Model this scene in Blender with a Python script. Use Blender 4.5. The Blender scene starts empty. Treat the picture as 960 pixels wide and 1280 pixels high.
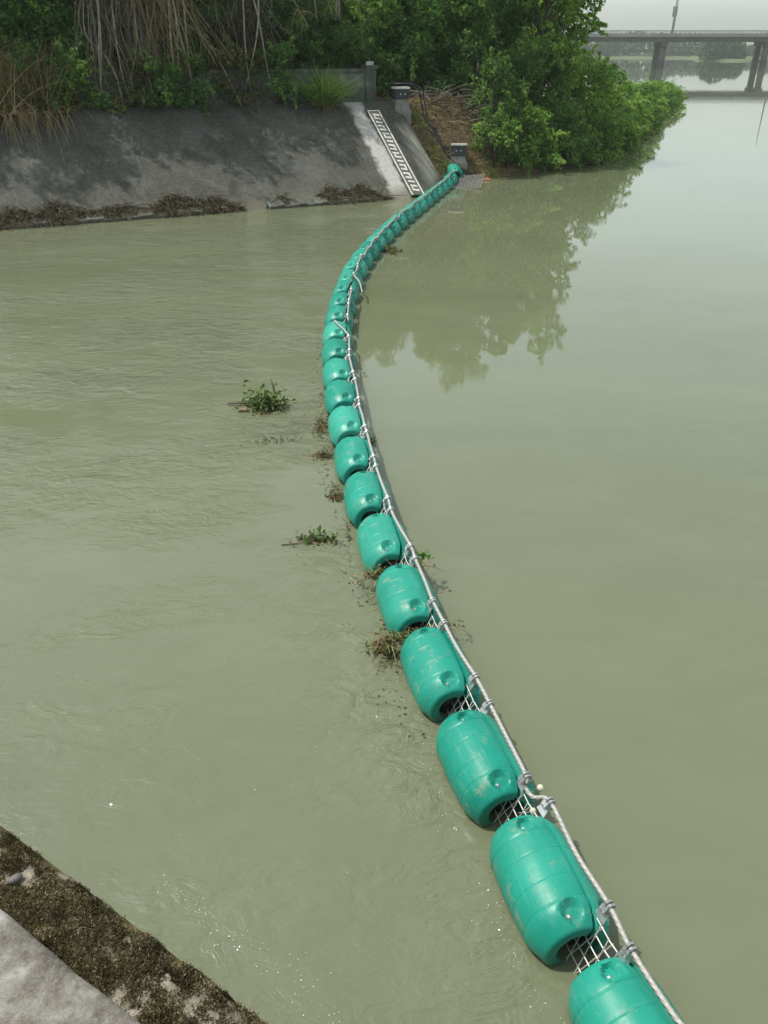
import bpy, math, random
import numpy as np
from mathutils import Vector, Matrix

R = math.radians
rnd = random.Random(7)
rng = np.random.default_rng(11)
scene = bpy.context.scene
col = scene.collection

# ------------------------------------------------------------------ camera
cam_data = bpy.data.cameras.new('camera')
cam = bpy.data.objects.new('camera', cam_data)
col.objects.link(cam)
cam.location = (0, 0, 5.0)
cam.rotation_euler = (R(90 - 30.404), 0, 0)
cam_data.sensor_fit = 'VERTICAL'
cam_data.sensor_height = 24
cam_data.lens = 985 / 1280 * 24
cam_data.clip_start = 0.05
cam_data.clip_end = 6000
scene.camera = cam

# ------------------------------------------------------------------ world and sun
SUN_AZ, SUN_EL = -76.0, 62.0          # degrees; azimuth from +Y towards +X
world = bpy.data.worlds.new('World')
scene.world = world
world.use_nodes = True
wn = world.node_tree
wn.nodes.clear()
w_out = wn.nodes.new('ShaderNodeOutputWorld')
w_bg = wn.nodes.new('ShaderNodeBackground')
w_sky = wn.nodes.new('ShaderNodeTexSky')
w_sky.sky_type = 'NISHITA'
w_sky.sun_disc = False
w_sky.sun_elevation = R(SUN_EL)
w_sky.sun_rotation = R(SUN_AZ)
w_sky.air_density = 1.0
w_sky.dust_density = 2.3
w_sky.ozone_density = 1.0
w_hs = wn.nodes.new('ShaderNodeHueSaturation')
w_hs.inputs['Saturation'].default_value = 0.28
w_mul = wn.nodes.new('ShaderNodeMix')
w_mul.data_type = 'RGBA'
w_mul.blend_type = 'MULTIPLY'
w_mul.inputs[0].default_value = 1.0
w_mul.inputs[7].default_value = (0.93, 1.0, 0.965, 1)
wn.links.new(w_sky.outputs[0], w_hs.inputs['Color'])
wn.links.new(w_hs.outputs[0], w_mul.inputs[6])
wn.links.new(w_mul.outputs[2], w_bg.inputs[0])
w_bg.inputs[1].default_value = 0.15
wn.links.new(w_bg.outputs[0], w_out.inputs[0])

sun_data = bpy.data.lights.new('sun', 'SUN')
sun = bpy.data.objects.new('sun', sun_data)
col.objects.link(sun)
sun_data.energy = 2.7
sun_data.angle = R(0.8)
sun_data.color = (1.0, 0.945, 0.85)
sdir = Vector((math.sin(R(SUN_AZ)) * math.cos(R(SUN_EL)), math.cos(R(SUN_AZ)) * math.cos(R(SUN_EL)), math.sin(R(SUN_EL))))
sun.rotation_euler = sdir.to_track_quat('Z', 'Y').to_euler()
sun.location = (-20, 20, 60)

# ------------------------------------------------------------------ exposure and render settings
vs = scene.view_settings
vs.view_transform = 'Standard'
vs.look = 'None'
vs.exposure = 0.62
vs.gamma = 1.0
vs.use_curve_mapping = False
scene.render.engine = 'CYCLES'
cy = scene.cycles
cy.use_adaptive_sampling = True
cy.adaptive_threshold = 0.025
cy.use_denoising = True
cy.max_bounces = 6
cy.diffuse_bounces = 3
cy.glossy_bounces = 3
cy.transmission_bounces = 4
cy.transparent_max_bounces = 6
cy.volume_bounces = 1
cy.sample_clamp_indirect = 6.0
cy.time_limit = 780


# ------------------------------------------------------------------ helpers
def tag(o, label=None, cat=None, group=None, kind=None):
    if label: o['label'] = label
    if cat: o['category'] = cat
    if group: o['group'] = group
    if kind: o['kind'] = kind
    return o


def empty(name, loc=(0, 0, 0), rz=0.0):
    o = bpy.data.objects.new(name, None)
    col.objects.link(o)
    o.location = loc
    o.rotation_euler = (0, 0, rz)
    o.empty_display_size = 0.2
    return o


def link_mesh(name, me, mat, parent=None):
    o = bpy.data.objects.new(name, me)
    col.objects.link(o)
    if mat is not None and len(me.materials) == 0:
        me.materials.append(mat)
    if parent is not None:
        o.parent = parent
    return o


class MB:
    """Collects boxes, tubes and sheets; build() links them as one mesh."""
    def __init__(self):
        self.v, self.f = [], []

    def add(self, verts, faces):
        n = len(self.v)
        self.v += [tuple(p) for p in verts]
        self.f += [tuple(i + n for i in fc) for fc in faces]
        return self

    def box(self, c, s, m=None):
        hx, hy, hz = s[0] / 2, s[1] / 2, s[2] / 2
        vs_ = [Vector((x, y, z)) for z in (-hz, hz) for y in (-hy, hy) for x in (-hx, hx)]
        if m is not None:
            vs_ = [m @ p for p in vs_]
        vs_ = [p + Vector(c) for p in vs_]
        return self.add(vs_, [(0, 2, 3, 1), (4, 5, 7, 6), (0, 1, 5, 4), (2, 6, 7, 3), (0, 4, 6, 2), (1, 3, 7, 5)])

    def tube(self, pts, rad, seg=6, caps=True):
        pts = [Vector(p) for p in pts]
        n = len(pts)
        if not hasattr(rad, '__len__'):
            rad = [rad] * n
        vs_, fs = [], []
        prev = None
        for i in range(n):
            t = (pts[min(i + 1, n - 1)] - pts[max(i - 1, 0)])
            if t.length < 1e-9: t = Vector((0, 0, 1))
            t.normalize()
            if prev is None:
                a = Vector((0, 0, 1)) if abs(t.z) < 0.9 else Vector((1, 0, 0))
                u = t.cross(a).normalized()
            else:
                u = (prev - t * prev.dot(t))
                if u.length < 1e-6: u = t.orthogonal()
                u.normalize()
            prev = u
            w = t.cross(u)
            for k in range(seg):
                an = 2 * math.pi * k / seg
                vs_.append(pts[i] + (u * math.cos(an) + w * math.sin(an)) * rad[i])
        for i in range(n - 1):
            for k in range(seg):
                a, b = i * seg + k, i * seg + (k + 1) % seg
                fs.append((a, b, b + seg, a + seg))
        if caps:
            fs.append(tuple(range(seg))[::-1])
            fs.append(tuple((n - 1) * seg + k for k in range(seg)))
        return self.add(vs_, fs)

    def mesh(self, name, smooth=False):
        me = bpy.data.meshes.new(name)
        me.from_pydata(self.v, [], self.f)
        if smooth:
            me.polygons.foreach_set('use_smooth', [True] * len(me.polygons))
        me.update()
        return me

    def build(self, name, mat, parent=None, smooth=False):
        return link_mesh(name, self.mesh(name, smooth), mat, parent)


def np_mesh(name, V, F, tint=None, smooth=False):
    """Quad mesh from numpy arrays, with an optional per-face tint."""
    me = bpy.data.meshes.new(name)
    nv, nf, k = len(V), len(F), F.shape[1]
    me.vertices.add(nv)
    me.vertices.foreach_set('co', np.ascontiguousarray(V, dtype=np.float32).ravel())
    me.loops.add(nf * k)
    me.loops.foreach_set('vertex_index', np.ascontiguousarray(F, dtype=np.int32).ravel())
    me.polygons.add(nf)
    me.polygons.foreach_set('loop_start', np.arange(0, nf * k, k, dtype=np.int32))
    if tint is not None:
        a = me.attributes.new('tint', 'FLOAT', 'FACE')
        a.data.foreach_set('value', np.ascontiguousarray(tint, dtype=np.float32))
    me.update(calc_edges=True)
    me.polygons.foreach_set('use_smooth', np.full(nf, smooth))
    me.validate()
    return me


def unit(a):
    return a / np.maximum(np.linalg.norm(a, axis=-1, keepdims=True), 1e-9)


def leaves(P, size, up=0.5, aspect=0.5, fold=0.12, tint=None):
    """Diamond leaves at points P -> V, F, tint arrays."""
    n = len(P)
    nrm = unit(rng.normal(size=(n, 3)) + np.array([0, 0, up * 2]))
    t = unit(np.cross(nrm, rng.normal(size=(n, 3))))
    t[:, 2] -= 0.25
    t = unit(t)
    b = unit(np.cross(nrm, t))
    nrm = np.cross(t, b)
    L = (size * rng.uniform(0.6, 1.35, n))[:, None]
    V = np.stack([P - t * L * .5, P + b * L * aspect * .5 + nrm * L * fold + t * L * .08,
                  P + t * L * .5 - nrm * L * fold, P - b * L * aspect * .5 + nrm * L * fold + t * L * .08], 1).reshape(-1, 3)
    F = np.arange(n * 4).reshape(n, 4)
    if tint is None:
        tint = rng.uniform(0, 1, n)
    return V, F, tint


def blades(base, dirs, length, width, droop, seg=5, tint=None):
    """Grass blades or thin stems: ribbons that start at base, go along dirs and droop."""
    n = len(base)
    dirs = unit(dirs)
    side = unit(np.cross(dirs, rng.normal(size=(n, 3))))
    s = np.linspace(0, 1, seg + 1)
    V = np.zeros((n, seg + 1, 2, 3))
    for i, k in enumerate(s):
        c = base + dirs * (length * k)[:, None]
        c[:, 2] -= droop * length * k ** 2.2
        w = (width * (1.0 - 0.9 * k) * .5)[:, None]
        V[:, i, 0] = c - side * w
        V[:, i, 1] = c + side * w
    V = V.reshape(-1, 3)
    F = []
    o = (np.arange(n) * (seg + 1) * 2)[:, None]
    for i in range(seg):
        F.append(np.concatenate([o + 2 * i, o + 2 * i + 1, o + 2 * i + 3, o + 2 * i + 2], 1))
    F = np.stack(F, 1).reshape(-1, 4)
    tt = rng.uniform(0, 1, n) if tint is None else tint
    return V, F, np.repeat(tt, seg)


def join_np(*parts):
    Vs, Fs, Ts, o = [], [], [], 0
    for V, F, T in parts:
        Vs.append(V); Fs.append(F + o); Ts.append(T); o += len(V)
    return np.concatenate(Vs), np.concatenate(Fs), np.concatenate(Ts)


# ------------------------------------------------------------------ materials
def mat_new(name):
    m = bpy.data.materials.new(name)
    m.use_nodes = True
    nt = m.node_tree
    nt.nodes.clear()
    out = nt.nodes.new('ShaderNodeOutputMaterial')
    b = nt.nodes.new('ShaderNodeBsdfPrincipled')
    nt.links.new(b.outputs[0], out.inputs[0])
    return m, nt, b, out


def N_(nt, kind, **kw):
    n = nt.nodes.new(kind)
    for k, v in kw.items():
        setattr(n, k, v)
    return n


def ramp(nt, fac, stops):
    r = nt.nodes.new('ShaderNodeValToRGB')
    el = r.color_ramp.elements
    while len(el) > 1: el.remove(el[-1])
    el[0].position = stops[0][0]; el[0].color = (*stops[0][1], 1)
    for p, c in stops[1:]:
        e = el.new(p); e.color = (*c, 1)
    nt.links.new(fac, r.inputs[0])
    return r.outputs[0]


def noise(nt, vec, scale, detail=4, rough=0.55, dist=0.0):
    n = nt.nodes.new('ShaderNodeTexNoise')
    n.inputs['Scale'].default_value = scale
    n.inputs['Detail'].default_value = detail
    n.inputs['Roughness'].default_value = rough
    n.inputs['Distortion'].default_value = dist
    if vec is not None: nt.links.new(vec, n.inputs['Vector'])
    return n.outputs['Fac']


def mixc(nt, fac, a, b, mode='MIX'):
    m = nt.nodes.new('ShaderNodeMix')
    m.data_type = 'RGBA'; m.blend_type = mode
    for s, v in ((0, fac), (6, a), (7, b)):
        if isinstance(v, (int, float)): m.inputs[s].default_value = v
        elif isinstance(v, tuple): m.inputs[s].default_value = (*v, 1)
        else: nt.links.new(v, m.inputs[s])
    return m.outputs[2]


def math_(nt, op, a, b=None, clamp=False):
    m = nt.nodes.new('ShaderNodeMath'); m.operation = op; m.use_clamp = clamp
    for s, v in ((0, a), (1, b)):
        if v is None: continue
        if isinstance(v, (int, float)): m.inputs[s].default_value = v
        else: nt.links.new(v, m.inputs[s])
    return m.outputs[0]


def mapr(nt, v, a, b, c=0.0, d=1.0):
    m = nt.nodes.new('ShaderNodeMapRange')
    m.inputs[1].default_value = a; m.inputs[2].default_value = b
    m.inputs[3].default_value = c; m.inputs[4].default_value = d
    nt.links.new(v, m.inputs[0])
    return m.outputs[0]


def scalev(nt, vec, s):
    m = nt.nodes.new('ShaderNodeMapping')
    m.inputs['Scale'].default_value = s
    nt.links.new(vec, m.inputs[0])
    return m.outputs[0]


def coords(nt, which='Object'):
    return nt.nodes.new('ShaderNodeTexCoord').outputs[which]


def bump(nt, h, b, strength=0.3, dist=0.02):
    n = nt.nodes.new('ShaderNodeBump')
    n.inputs['Strength'].default_value = strength
    n.inputs['Distance'].default_value = dist
    nt.links.new(h, n.inputs['Height'])
    nt.links.new(n.outputs[0], b.inputs['Normal'])
    return n


def leaf_mat(name, stops, trans=0.35, rough=0.5, spec=0.16):
    m, nt, b, out = mat_new(name)
    a = N_(nt, 'ShaderNodeAttribute', attribute_name='tint')
    c = ramp(nt, a.outputs['Fac'], [(p_, (r_ * 1.25, g_ * 1.2, b_ * 1.4) if g_ > r_ else (r_, g_, b_)) for p_, (r_, g_, b_) in stops])
    nt.links.new(c, b.inputs['Base Color'])
    b.inputs['Roughness'].default_value = rough
    b.inputs['Specular IOR Level'].default_value = spec
    tr = nt.nodes.new('ShaderNodeBsdfTranslucent')
    tc = mixc(nt, 1.0, c, (1.0, 1.0, 0.55), 'MULTIPLY')
    nt.links.new(tc, tr.inputs[0])
    mx = nt.nodes.new('ShaderNodeMixShader')
    mx.inputs[0].default_value = trans
    nt.links.new(b.outputs[0], mx.inputs[1])
    nt.links.new(tr.outputs[0], mx.inputs[2])
    nt.links.new(mx.outputs[0], out.inputs[0])
    return m


M = {}
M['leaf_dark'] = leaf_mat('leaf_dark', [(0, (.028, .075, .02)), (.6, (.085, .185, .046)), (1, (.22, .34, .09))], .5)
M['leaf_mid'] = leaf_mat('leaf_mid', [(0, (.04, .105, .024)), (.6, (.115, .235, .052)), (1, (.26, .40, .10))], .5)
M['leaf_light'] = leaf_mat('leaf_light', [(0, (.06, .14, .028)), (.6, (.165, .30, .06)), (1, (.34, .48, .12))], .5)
M['leaf_olive'] = leaf_mat('leaf_olive', [(0, (.05, .06, .025)), (.5, (.09, .11, .04)), (.85, (.14, .15, .06)), (1, (.25, .2, .1))])
M['leaf_far'] = leaf_mat('leaf_far', [(0, (.025, .055, .025)), (1, (.06, .11, .04))], .15)
M['straw'] = leaf_mat('straw', [(0, (.13, .09, .05)), (.5, (.30, .22, .12)), (.85, (.46, .36, .20)), (1, (.18, .22, .06))], .35, .6)
M['deadstem'] = leaf_mat('deadstem', [(0, (.06, .05, .04)), (.6, (.14, .12, .095)), (.9, (.24, .21, .16)), (1, (.36, .32, .24))], .1, .7, .2)
M['wetroot'] = leaf_mat('wetroot', [(0, (.03, .025, .016)), (.6, (.07, .055, .035)), (.92, (.13, .105, .065)), (1, (.2, .17, .11))], .1, .7, .2)
M['weed_green'] = leaf_mat('weed_green', [(0, (.045, .065, .02)), (.5, (.09, .15, .04)), (.85, (.14, .19, .06)), (1, (.26, .22, .12))], .3)
M['grassgreen'] = leaf_mat('grassgreen', [(0, (.07, .15, .03)), (.7, (.16, .28, .06)), (1, (.32, .40, .12))], .5)


def simple(name, c1, c2, rough=0.6, scale=6.0, metal=0.0, bs=0.2, bd=0.01, det=6, spec=0.5):
    m, nt, b, out = mat_new(name)
    co = coords(nt)
    n = noise(nt, co, scale, det, .6)
    nt.links.new(ramp(nt, n, [(.3, c1), (.7, c2)]), b.inputs['Base Color'])
    b.inputs['Roughness'].default_value = rough
    b.inputs['Metallic'].default_value = metal
    b.inputs['Specular IOR Level'].default_value = spec
    bump(nt, noise(nt, co, scale * 5, 4, .6), b, bs, bd)
    return m


M['bark'] = simple('bark', (.05, .04, .03), (.13, .11, .085), .85, 8, bs=.6, bd=.03)
M['paint_white'] = simple('paint_white', (.38, .37, .33), (.66, .65, .60), .7, 5)
M['paint_dark'] = simple('paint_dark', (.05, .05, .045), (.11, .108, .098), .7, 3)
M['block_grey'] = simple('block_grey', (.13, .13, .115), (.26, .255, .23), .85, 4, bs=.5)
M['block_dark'] = simple('block_dark', (.02, .021, .024), (.05, .05, .053), .6, 4)
M['black_steel'] = simple('black_steel', (.015, .016, .018), (.04, .04, .042), .45, 5, .3)
M['galv'] = simple('galv', (.45, .46, .47), (.66, .67, .68), .38, 20, .85, .1, .002)
M['wire'] = simple('wire', (.40, .39, .36), (.58, .57, .54), .5, 30, .25, .05, .001)
M['dull_wire'] = simple('dull_wire', (.15, .155, .15), (.26, .265, .255), .65, 12, .1)
M['bridge'] = simple('bridge', (.20, .20, .19), (.30, .30, .285), .8, .3, bs=.1)
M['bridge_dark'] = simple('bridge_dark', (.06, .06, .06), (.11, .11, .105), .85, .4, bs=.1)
M['lamp_grey'] = simple('lamp_grey', (.22, .23, .24), (.3, .31, .32), .5, 2)
M['buoy_white'] = simple('buoy_white', (.45, .48, .32), (.62, .63, .5), .5, 20)
M['litter_brown'] = simple('litter_brown', (.08, .06, .038), (.19, .15, .10), .8, 14, bs=.5)
M['foam_glint'] = simple('foam_glint', (.7, .72, .68), (.85, .86, .84), .4, 10)


def make_plastic():
    m, nt, b, out = mat_new('turquoise_plastic')
    co = coords(nt)
    oi = nt.nodes.new('ShaderNodeObjectInfo')
    comb = nt.nodes.new('ShaderNodeVectorMath'); comb.operation = 'ADD'
    nt.links.new(co, comb.inputs[0])
    mul = nt.nodes.new('ShaderNodeVectorMath'); mul.operation = 'SCALE'
    nt.links.new(oi.outputs['Location'], mul.inputs[0]); mul.inputs['Scale'].default_value = 3.7
    nt.links.new(mul.outputs[0], comb.inputs[1])
    v = comb.outputs[0]
    base = ramp(nt, noise(nt, v, 1.6, 3), [(.3, (.003, .210, .150)), (.7, (.006, .275, .202))])
    fade = nt.nodes.new('ShaderNodeHueSaturation')
    nt.links.new(base, fade.inputs['Color'])
    nt.links.new(mapr(nt, oi.outputs['Random'], 0, 1, .80, 1.14), fade.inputs['Value'])
    nt.links.new(mapr(nt, oi.outputs['Random'], 0, 1, 1.0, .93), fade.inputs['Saturation'])
    base = fade.outputs[0]
    # pale chalky scuffs running along the mould
    sc = noise(nt, scalev(nt, v, (3, 26, 26)), 1.0, 6, .7, .4)
    scf = mapr(nt, sc, .55, .74)
    base = mixc(nt, math_(nt, 'MULTIPLY', scf, .38), base, (.12, .32, .28))
    # fine ring scratches
    rg = noise(nt, scalev(nt, v, (90, 2, 2)), 1.0, 3, .6)
    base = mixc(nt, math_(nt, 'MULTIPLY', mapr(nt, rg, .62, .72), .22), base, (.10, .33, .29))
    # dried mud blotches, strongest towards the wet side
    sep = nt.nodes.new('ShaderNodeSeparateXYZ'); nt.links.new(co, sep.inputs[0])
    side = mapr(nt, sep.outputs['Y'], .06, .22)
    mud = mapr(nt, noise(nt, v, 7.5, 10, .8, .15), .545, .66)
    mudf = math_(nt, 'MULTIPLY', mud, mapr(nt, side, 0, 1, .10, .62))
    base = mixc(nt, mudf, base, (.26, .24, .17))
    mud2 = mapr(nt, noise(nt, v, 34, 8, .8), .60, .70)
    base = mixc(nt, math_(nt, 'MULTIPLY', mud2, .45), base, (.26, .24, .17))
    # scum left by the water along the float's own waterline
    gp = nt.nodes.new('ShaderNodeNewGeometry')
    sz = nt.nodes.new('ShaderNodeSeparateXYZ'); nt.links.new(gp.outputs['Position'], sz.inputs[0])
    zz = math_(nt, 'ADD', sz.outputs['Z'], math_(nt, 'MULTIPLY', math_(nt, 'SUBTRACT', noise(nt, v, 9, 7, .75), .5), .14))
    scum = mapr(nt, zz, .025, .085, 1.0, 0.0)
    base = mixc(nt, math_(nt, 'MULTIPLY', scum, .62), base, (.085, .10, .055))
    nt.links.new(base, b.inputs['Base Color'])
    rr = mixc(nt, mudf, mapr(nt, sc, .3, .8, .30, .48), (.8, .8, .8))
    nt.links.new(rr, b.inputs['Roughness'])
    b.inputs['Specular IOR Level'].default_value = .32
    hh = math_(nt, 'ADD', noise(nt, v, 5, 3), math_(nt, 'MULTIPLY', sc, .35))
    bump(nt, hh, b, .55, .010)
    return m


M['plastic'] = make_plastic()


def make_water():
    m, nt, b, out = mat_new('river_water')
    co = coords(nt)
    a = N_(nt, 'ShaderNodeAttribute', attribute_name='ripple')
    rip = a.outputs['Fac']
    murk = noise(nt, scalev(nt, co, (.10, .22, 1)), 1.0, 4, .55, .6)
    murk2 = noise(nt, scalev(nt, co, (.9, 1.6, 1)), 1.0, 5, .6, 1.0)
    base = ramp(nt, murk, [(.3, (.108, .122, .071)), (.7, (.132, .147, .088))])
    base = mixc(nt, math_(nt, 'MULTIPLY', mapr(nt, murk2, .45, .75), .25), base, (.160, .176, .116))
    nt.links.new(base, b.inputs['Base Color'])
    b.inputs['Roughness'].default_value = .012
    b.inputs['IOR'].default_value = 1.333
    b.inputs['Specular IOR Level'].default_value = .85
    # long swells, wind ripples and fine chop; the slack side of the boom is nearly flat
    h1 = noise(nt, scalev(nt, co, (1.1, 1.9, 1)), 1.0, 3, .55, .8)
    h2 = noise(nt, scalev(nt, co, (3.0, 5.2, 1)), 1.0, 4, .6, 1.0)
    h3 = noise(nt, scalev(nt, co, (11, 22, 1)), 1.0, 3, .6, .6)
    patch = mapr(nt, noise(nt, scalev(nt, co, (.30, .62, 1)), 1.0, 5, .6, .5), .40, .64, .10, 1.7)
    hs = math_(nt, 'ADD', math_(nt, 'MULTIPLY', h1, .9), math_(nt, 'ADD', math_(nt, 'MULTIPLY', h2, .75), math_(nt, 'MULTIPLY', h3, .14)))
    st = math_(nt, 'MULTIPLY', math_(nt, 'MULTIPLY', rip, patch), 1.5)
    bn = nt.nodes.new('ShaderNodeBump')
    bn.inputs['Distance'].default_value = .05
    nt.links.new(st, bn.inputs['Strength'])
    nt.links.new(hs, bn.inputs['Height'])
    nt.links.new(bn.outputs[0], b.inputs['Normal'])
    return m


M['water'] = make_water()


def make_slope_mat():
    m, nt, b, out = mat_new('stained_concrete')
    uv = coords(nt, 'UV')          # metres along and up the slope
    sep = nt.nodes.new('ShaderNodeSeparateXYZ'); nt.links.new(uv, sep.inputs[0])
    u, v = sep.outputs['X'], sep.outputs['Y']
    big = noise(nt, scalev(nt, uv, (.45, .22, 1)), 1.0, 5, .6, .5)
    streak = noise(nt, scalev(nt, uv, (3.6, .22, 1)), 1.0, 8, .7, .5)
    fine = noise(nt, uv, 9, 8, .7)
    base = ramp(nt, big, [(.30, (.030, .030, .022)), (.52, (.056, .056, .044)), (.72, (.104, .103, .089))])
    base = mixc(nt, math_(nt, 'MULTIPLY', mapr(nt, streak, .46, .66), .65), base, (.055, .06, .052))
    base = mixc(nt, math_(nt, 'MULTIPLY', mapr(nt, fine, .50, .62), .45), base, (.15, .152, .138))
    base = mixc(nt, math_(nt, 'MULTIPLY', mapr(nt, noise(nt, scalev(nt, uv, (1.5, .8, 1)), 5.0, 8, .75, .3), .51, .60), .6), base, (.03, .033, .024))
    base = mixc(nt, math_(nt, 'MULTIPLY', mapr(nt, noise(nt, scalev(nt, uv, (.55, .8, 1)), 1.1, 10, .72, .5), .50, .66), .65), base, (.118, .122, .11))
    base = mixc(nt, math_(nt, 'MULTIPLY', mapr(nt, noise(nt, scalev(nt, uv, (.9, .5, 1)), 1.0, 9, .72, .6), .50, .62), .75), base, (.026, .029, .020))
    # pale scoured strip beside the gauge (edges wander)
    wob = math_(nt, 'MULTIPLY', math_(nt, 'SUBTRACT', noise(nt, uv, 1.7, 5, .65), .5), .8)
    uu = math_(nt, 'ADD', math_(nt, 'SUBTRACT', u, math_(nt, 'MULTIPLY', v, .05)), wob)
    s1 = math_(nt, 'MULTIPLY', mapr(nt, uu, -.72, -.50), mapr(nt, uu, .02, .2, 1.0, 0.0))
    base = mixc(nt, math_(nt, 'MULTIPLY', s1, mapr(nt, fine, .3, .62, .55, .95)), base, (.46, .45, .42))
    # lighter tan painted in where the end of the slope turns to the light
    s2 = math_(nt, 'MULTIPLY', mapr(nt, uu, 1.2, 2.3), mapr(nt, math_(nt, 'ADD', v, math_(nt, 'MULTIPLY', wob, 2.5)), 4.2, 2.6))
    base = mixc(nt, math_(nt, 'MULTIPLY', s2, .8), base, (.40, .375, .32))
    # silt and algae at the waterline
    wl = mapr(nt, math_(nt, 'ADD', v, math_(nt, 'MULTIPLY', wob, .7)), .15, .65, 1.0, 0.0)
    base = mixc(nt, math_(nt, 'MULTIPLY', wl, .75), base, (.115, .105, .07))
    nt.links.new(base, b.inputs['Base Color'])
    b.inputs['Roughness'].default_value = .9
    hh = math_(nt, 'ADD', fine, math_(nt, 'MULTIPLY', noise(nt, uv, 40, 4, .6), .3))
    bump(nt, hh, b, .9, .05)
    return m


M['slope'] = make_slope_mat()


def make_concrete(name, dark, mid, light, sc=1.0):
    m, nt, b, out = mat_new(name)
    co = coords(nt)
    n1 = noise(nt, co, 1.3 * sc, 6, .65, .4)
    n2 = noise(nt, co, 14 * sc, 8, .75)
    base = ramp(nt, n1, [(.32, dark), (.5, mid), (.68, light)])
    base = mixc(nt, math_(nt, 'MULTIPLY', mapr(nt, n2, .5, .7), .55), base, light)
    base = mixc(nt, math_(nt, 'MULTIPLY', mapr(nt, noise(nt, co, 5 * sc, 7, .7), .52, .66), .6), base, dark)
    sp = noise(nt, co, 60 * sc, 5, .7)
    base = mixc(nt, math_(nt, 'MULTIPLY', mapr(nt, sp, .52, .64), .45), base, dark)
    base = mixc(nt, math_(nt, 'MULTIPLY', mapr(nt, sp, .46, .36), .35), base, light)
    nt.links.new(base, b.inputs['Base Color'])
    b.inputs['Roughness'].default_value = .92
    bump(nt, math_(nt, 'ADD', n2, math_(nt, 'MULTIPLY', noise(nt, co, 70 * sc, 4, .6), .4)), b, .7, .012 / sc)
    return m


M['wall_old'] = make_concrete('wall_old', (.035, .042, .03), (.085, .095, .075), (.20, .205, .185), .9)
M['coping'] = make_concrete('coping', (.055, .047, .036), (.13, .117, .097), (.29, .28, .26), 4.6)
M['ledge'] = make_concrete('ledge', (.07, .065, .04), (.17, .15, .11), (.36, .33, .28), 4.5)
M['soil'] = make_concrete('soil', (.045, .035, .022), (.11, .08, .05), (.21, .155, .095), .8)
M['moss'] = leaf_mat('moss', [(0, (.022, .019, .010)), (.35, (.075, .062, .03)), (.7, (.17, .145, .075)), (.9, (.30, .25, .16)), (1, (.42, .37, .26))], .2, .8, .1)

# ------------------------------------------------------------------ the lie of the land
B0 = np.array([0.94, 32.85])
D = np.array([.9085, .418])        # along the concrete bank
NB = np.array([-.418, .9085])      # inland
SHORE = np.array([B0 - 70 * D, (1.62, 33.16), (1.9, 34), (2.1, 35), (2.3, 36), (2.55, 37.1), (3.4, 37.45), (4.6, 37.9),
                  (7.5, 40.4), (10.3, 42.5), (13.5, 49), (17.2, 58.4), (24, 77), (36, 111), (33, 128), (8, 145), (-90, 175)])


def shore_dist(P):
    P = np.atleast_2d(np.asarray(P, float))
    best = np.full(len(P), 1e9); sg = np.ones(len(P))
    for a, b in zip(SHORE[:-1], SHORE[1:]):
        e = b - a
        t = np.clip(((P - a) @ e) / (e @ e), 0, 1)
        q = P - (a + t[:, None] * e)
        d = np.hypot(q[:, 0], q[:, 1])
        c = e[0] * q[:, 1] - e[1] * q[:, 0]
        m = d < best - 1e-9
        best[m] = d[m]; sg[m] = np.where(c[m] >= 0, 1, -1)
    return best * sg


def lump(x, y):
    return (np.sin(x * 1.7 + 1.3 * np.sin(y * 1.1)) * np.cos(y * 1.9 + x * .6) * .5 + np.sin(x * 4.1 + y * 2.3) * .22 + np.sin(y * 5.7 - x * 3.1) * .15)


def land(P):
    P = np.atleast_2d(np.asarray(P, float))
    s = shore_dist(P)
    u = (P - B0) @ D
    k = .53 + .57 * np.clip((u - .6) / 1.5, 0, 1) * np.clip((9.0 - u) / 2.5, 0, 1) - .18 * np.clip((u - 8) / 3, 0, 1)
    cap = np.where(u > 4, np.interp(P[:, 1], [44, 60, 80, 100, 111], [2.95, 1.8, 1.1, .6, .35]), 2.95)
    z = np.minimum(s * k - .1, cap + .02 * s)
    z = z + lump(P[:, 0], P[:, 1]) * .12 * np.clip((u - 2.0) / 1.5, 0, 1) * np.clip(s / 1.0, 0, 1)
    return np.maximum(z, -1.8)


def ground(x, y):
    return float(land([[x, y]])[0])


# ------------------------------------------------------------------ water
BOOM_PTS = [(1.68, 1.70), (1.28, 2.74), (.91, 3.71), (.67, 4.81), (.38, 5.79), (.15, 6.89), (-.07, 7.82), (-.27, 8.86), (-.43, 9.95), (-.58, 11.07),
            (-.69, 12.05), (-.79, 13.14), (-.89, 14.21), (-.94, 15.34), (-.94, 16.39), (-.92, 17.5), (-.88, 18.68), (-.80, 20.0),
            (-.64, 21.59), (-.23, 23.98), (.25, 26.07), (.82, 28.35), (1.66, 31.58), (2.46, 34.65), (3.12, 37.3)]
BP = np.array(BOOM_PTS)
for _ in range(2):                                   # light smoothing
    Q = BP.copy(); Q[1:-1] = .25 * BP[:-2] + .5 * BP[1:-1] + .25 * BP[2:]; BP = Q


def catmull(P, n):
    out = []
    P = [np.asarray(p, float) for p in P]
    for i in range(len(P) - 1):
        p0, p1, p2, p3 = P[max(i - 1, 0)], P[i], P[i + 1], P[min(i + 2, len(P) - 1)]
        for k in range(n):
            t = k / n
            out.append(.5 * ((2 * p1) + (-p0 + p2) * t + (2 * p0 - 5 * p1 + 4 * p2 - p3) * t * t + (-p0 + 3 * p1 - 3 * p2 + p3) * t ** 3))
    out.append(P[-1])
    return np.array(out)


BC = catmull(BP, 12)
BS = np.concatenate([[0], np.cumsum(np.linalg.norm(np.diff(BC, axis=0), axis=1))])
S_OFF = float(np.interp(2.74, BC[:, 1], BS))         # arclength zero at the far end of the first float
BS = BS - S_OFF


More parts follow.
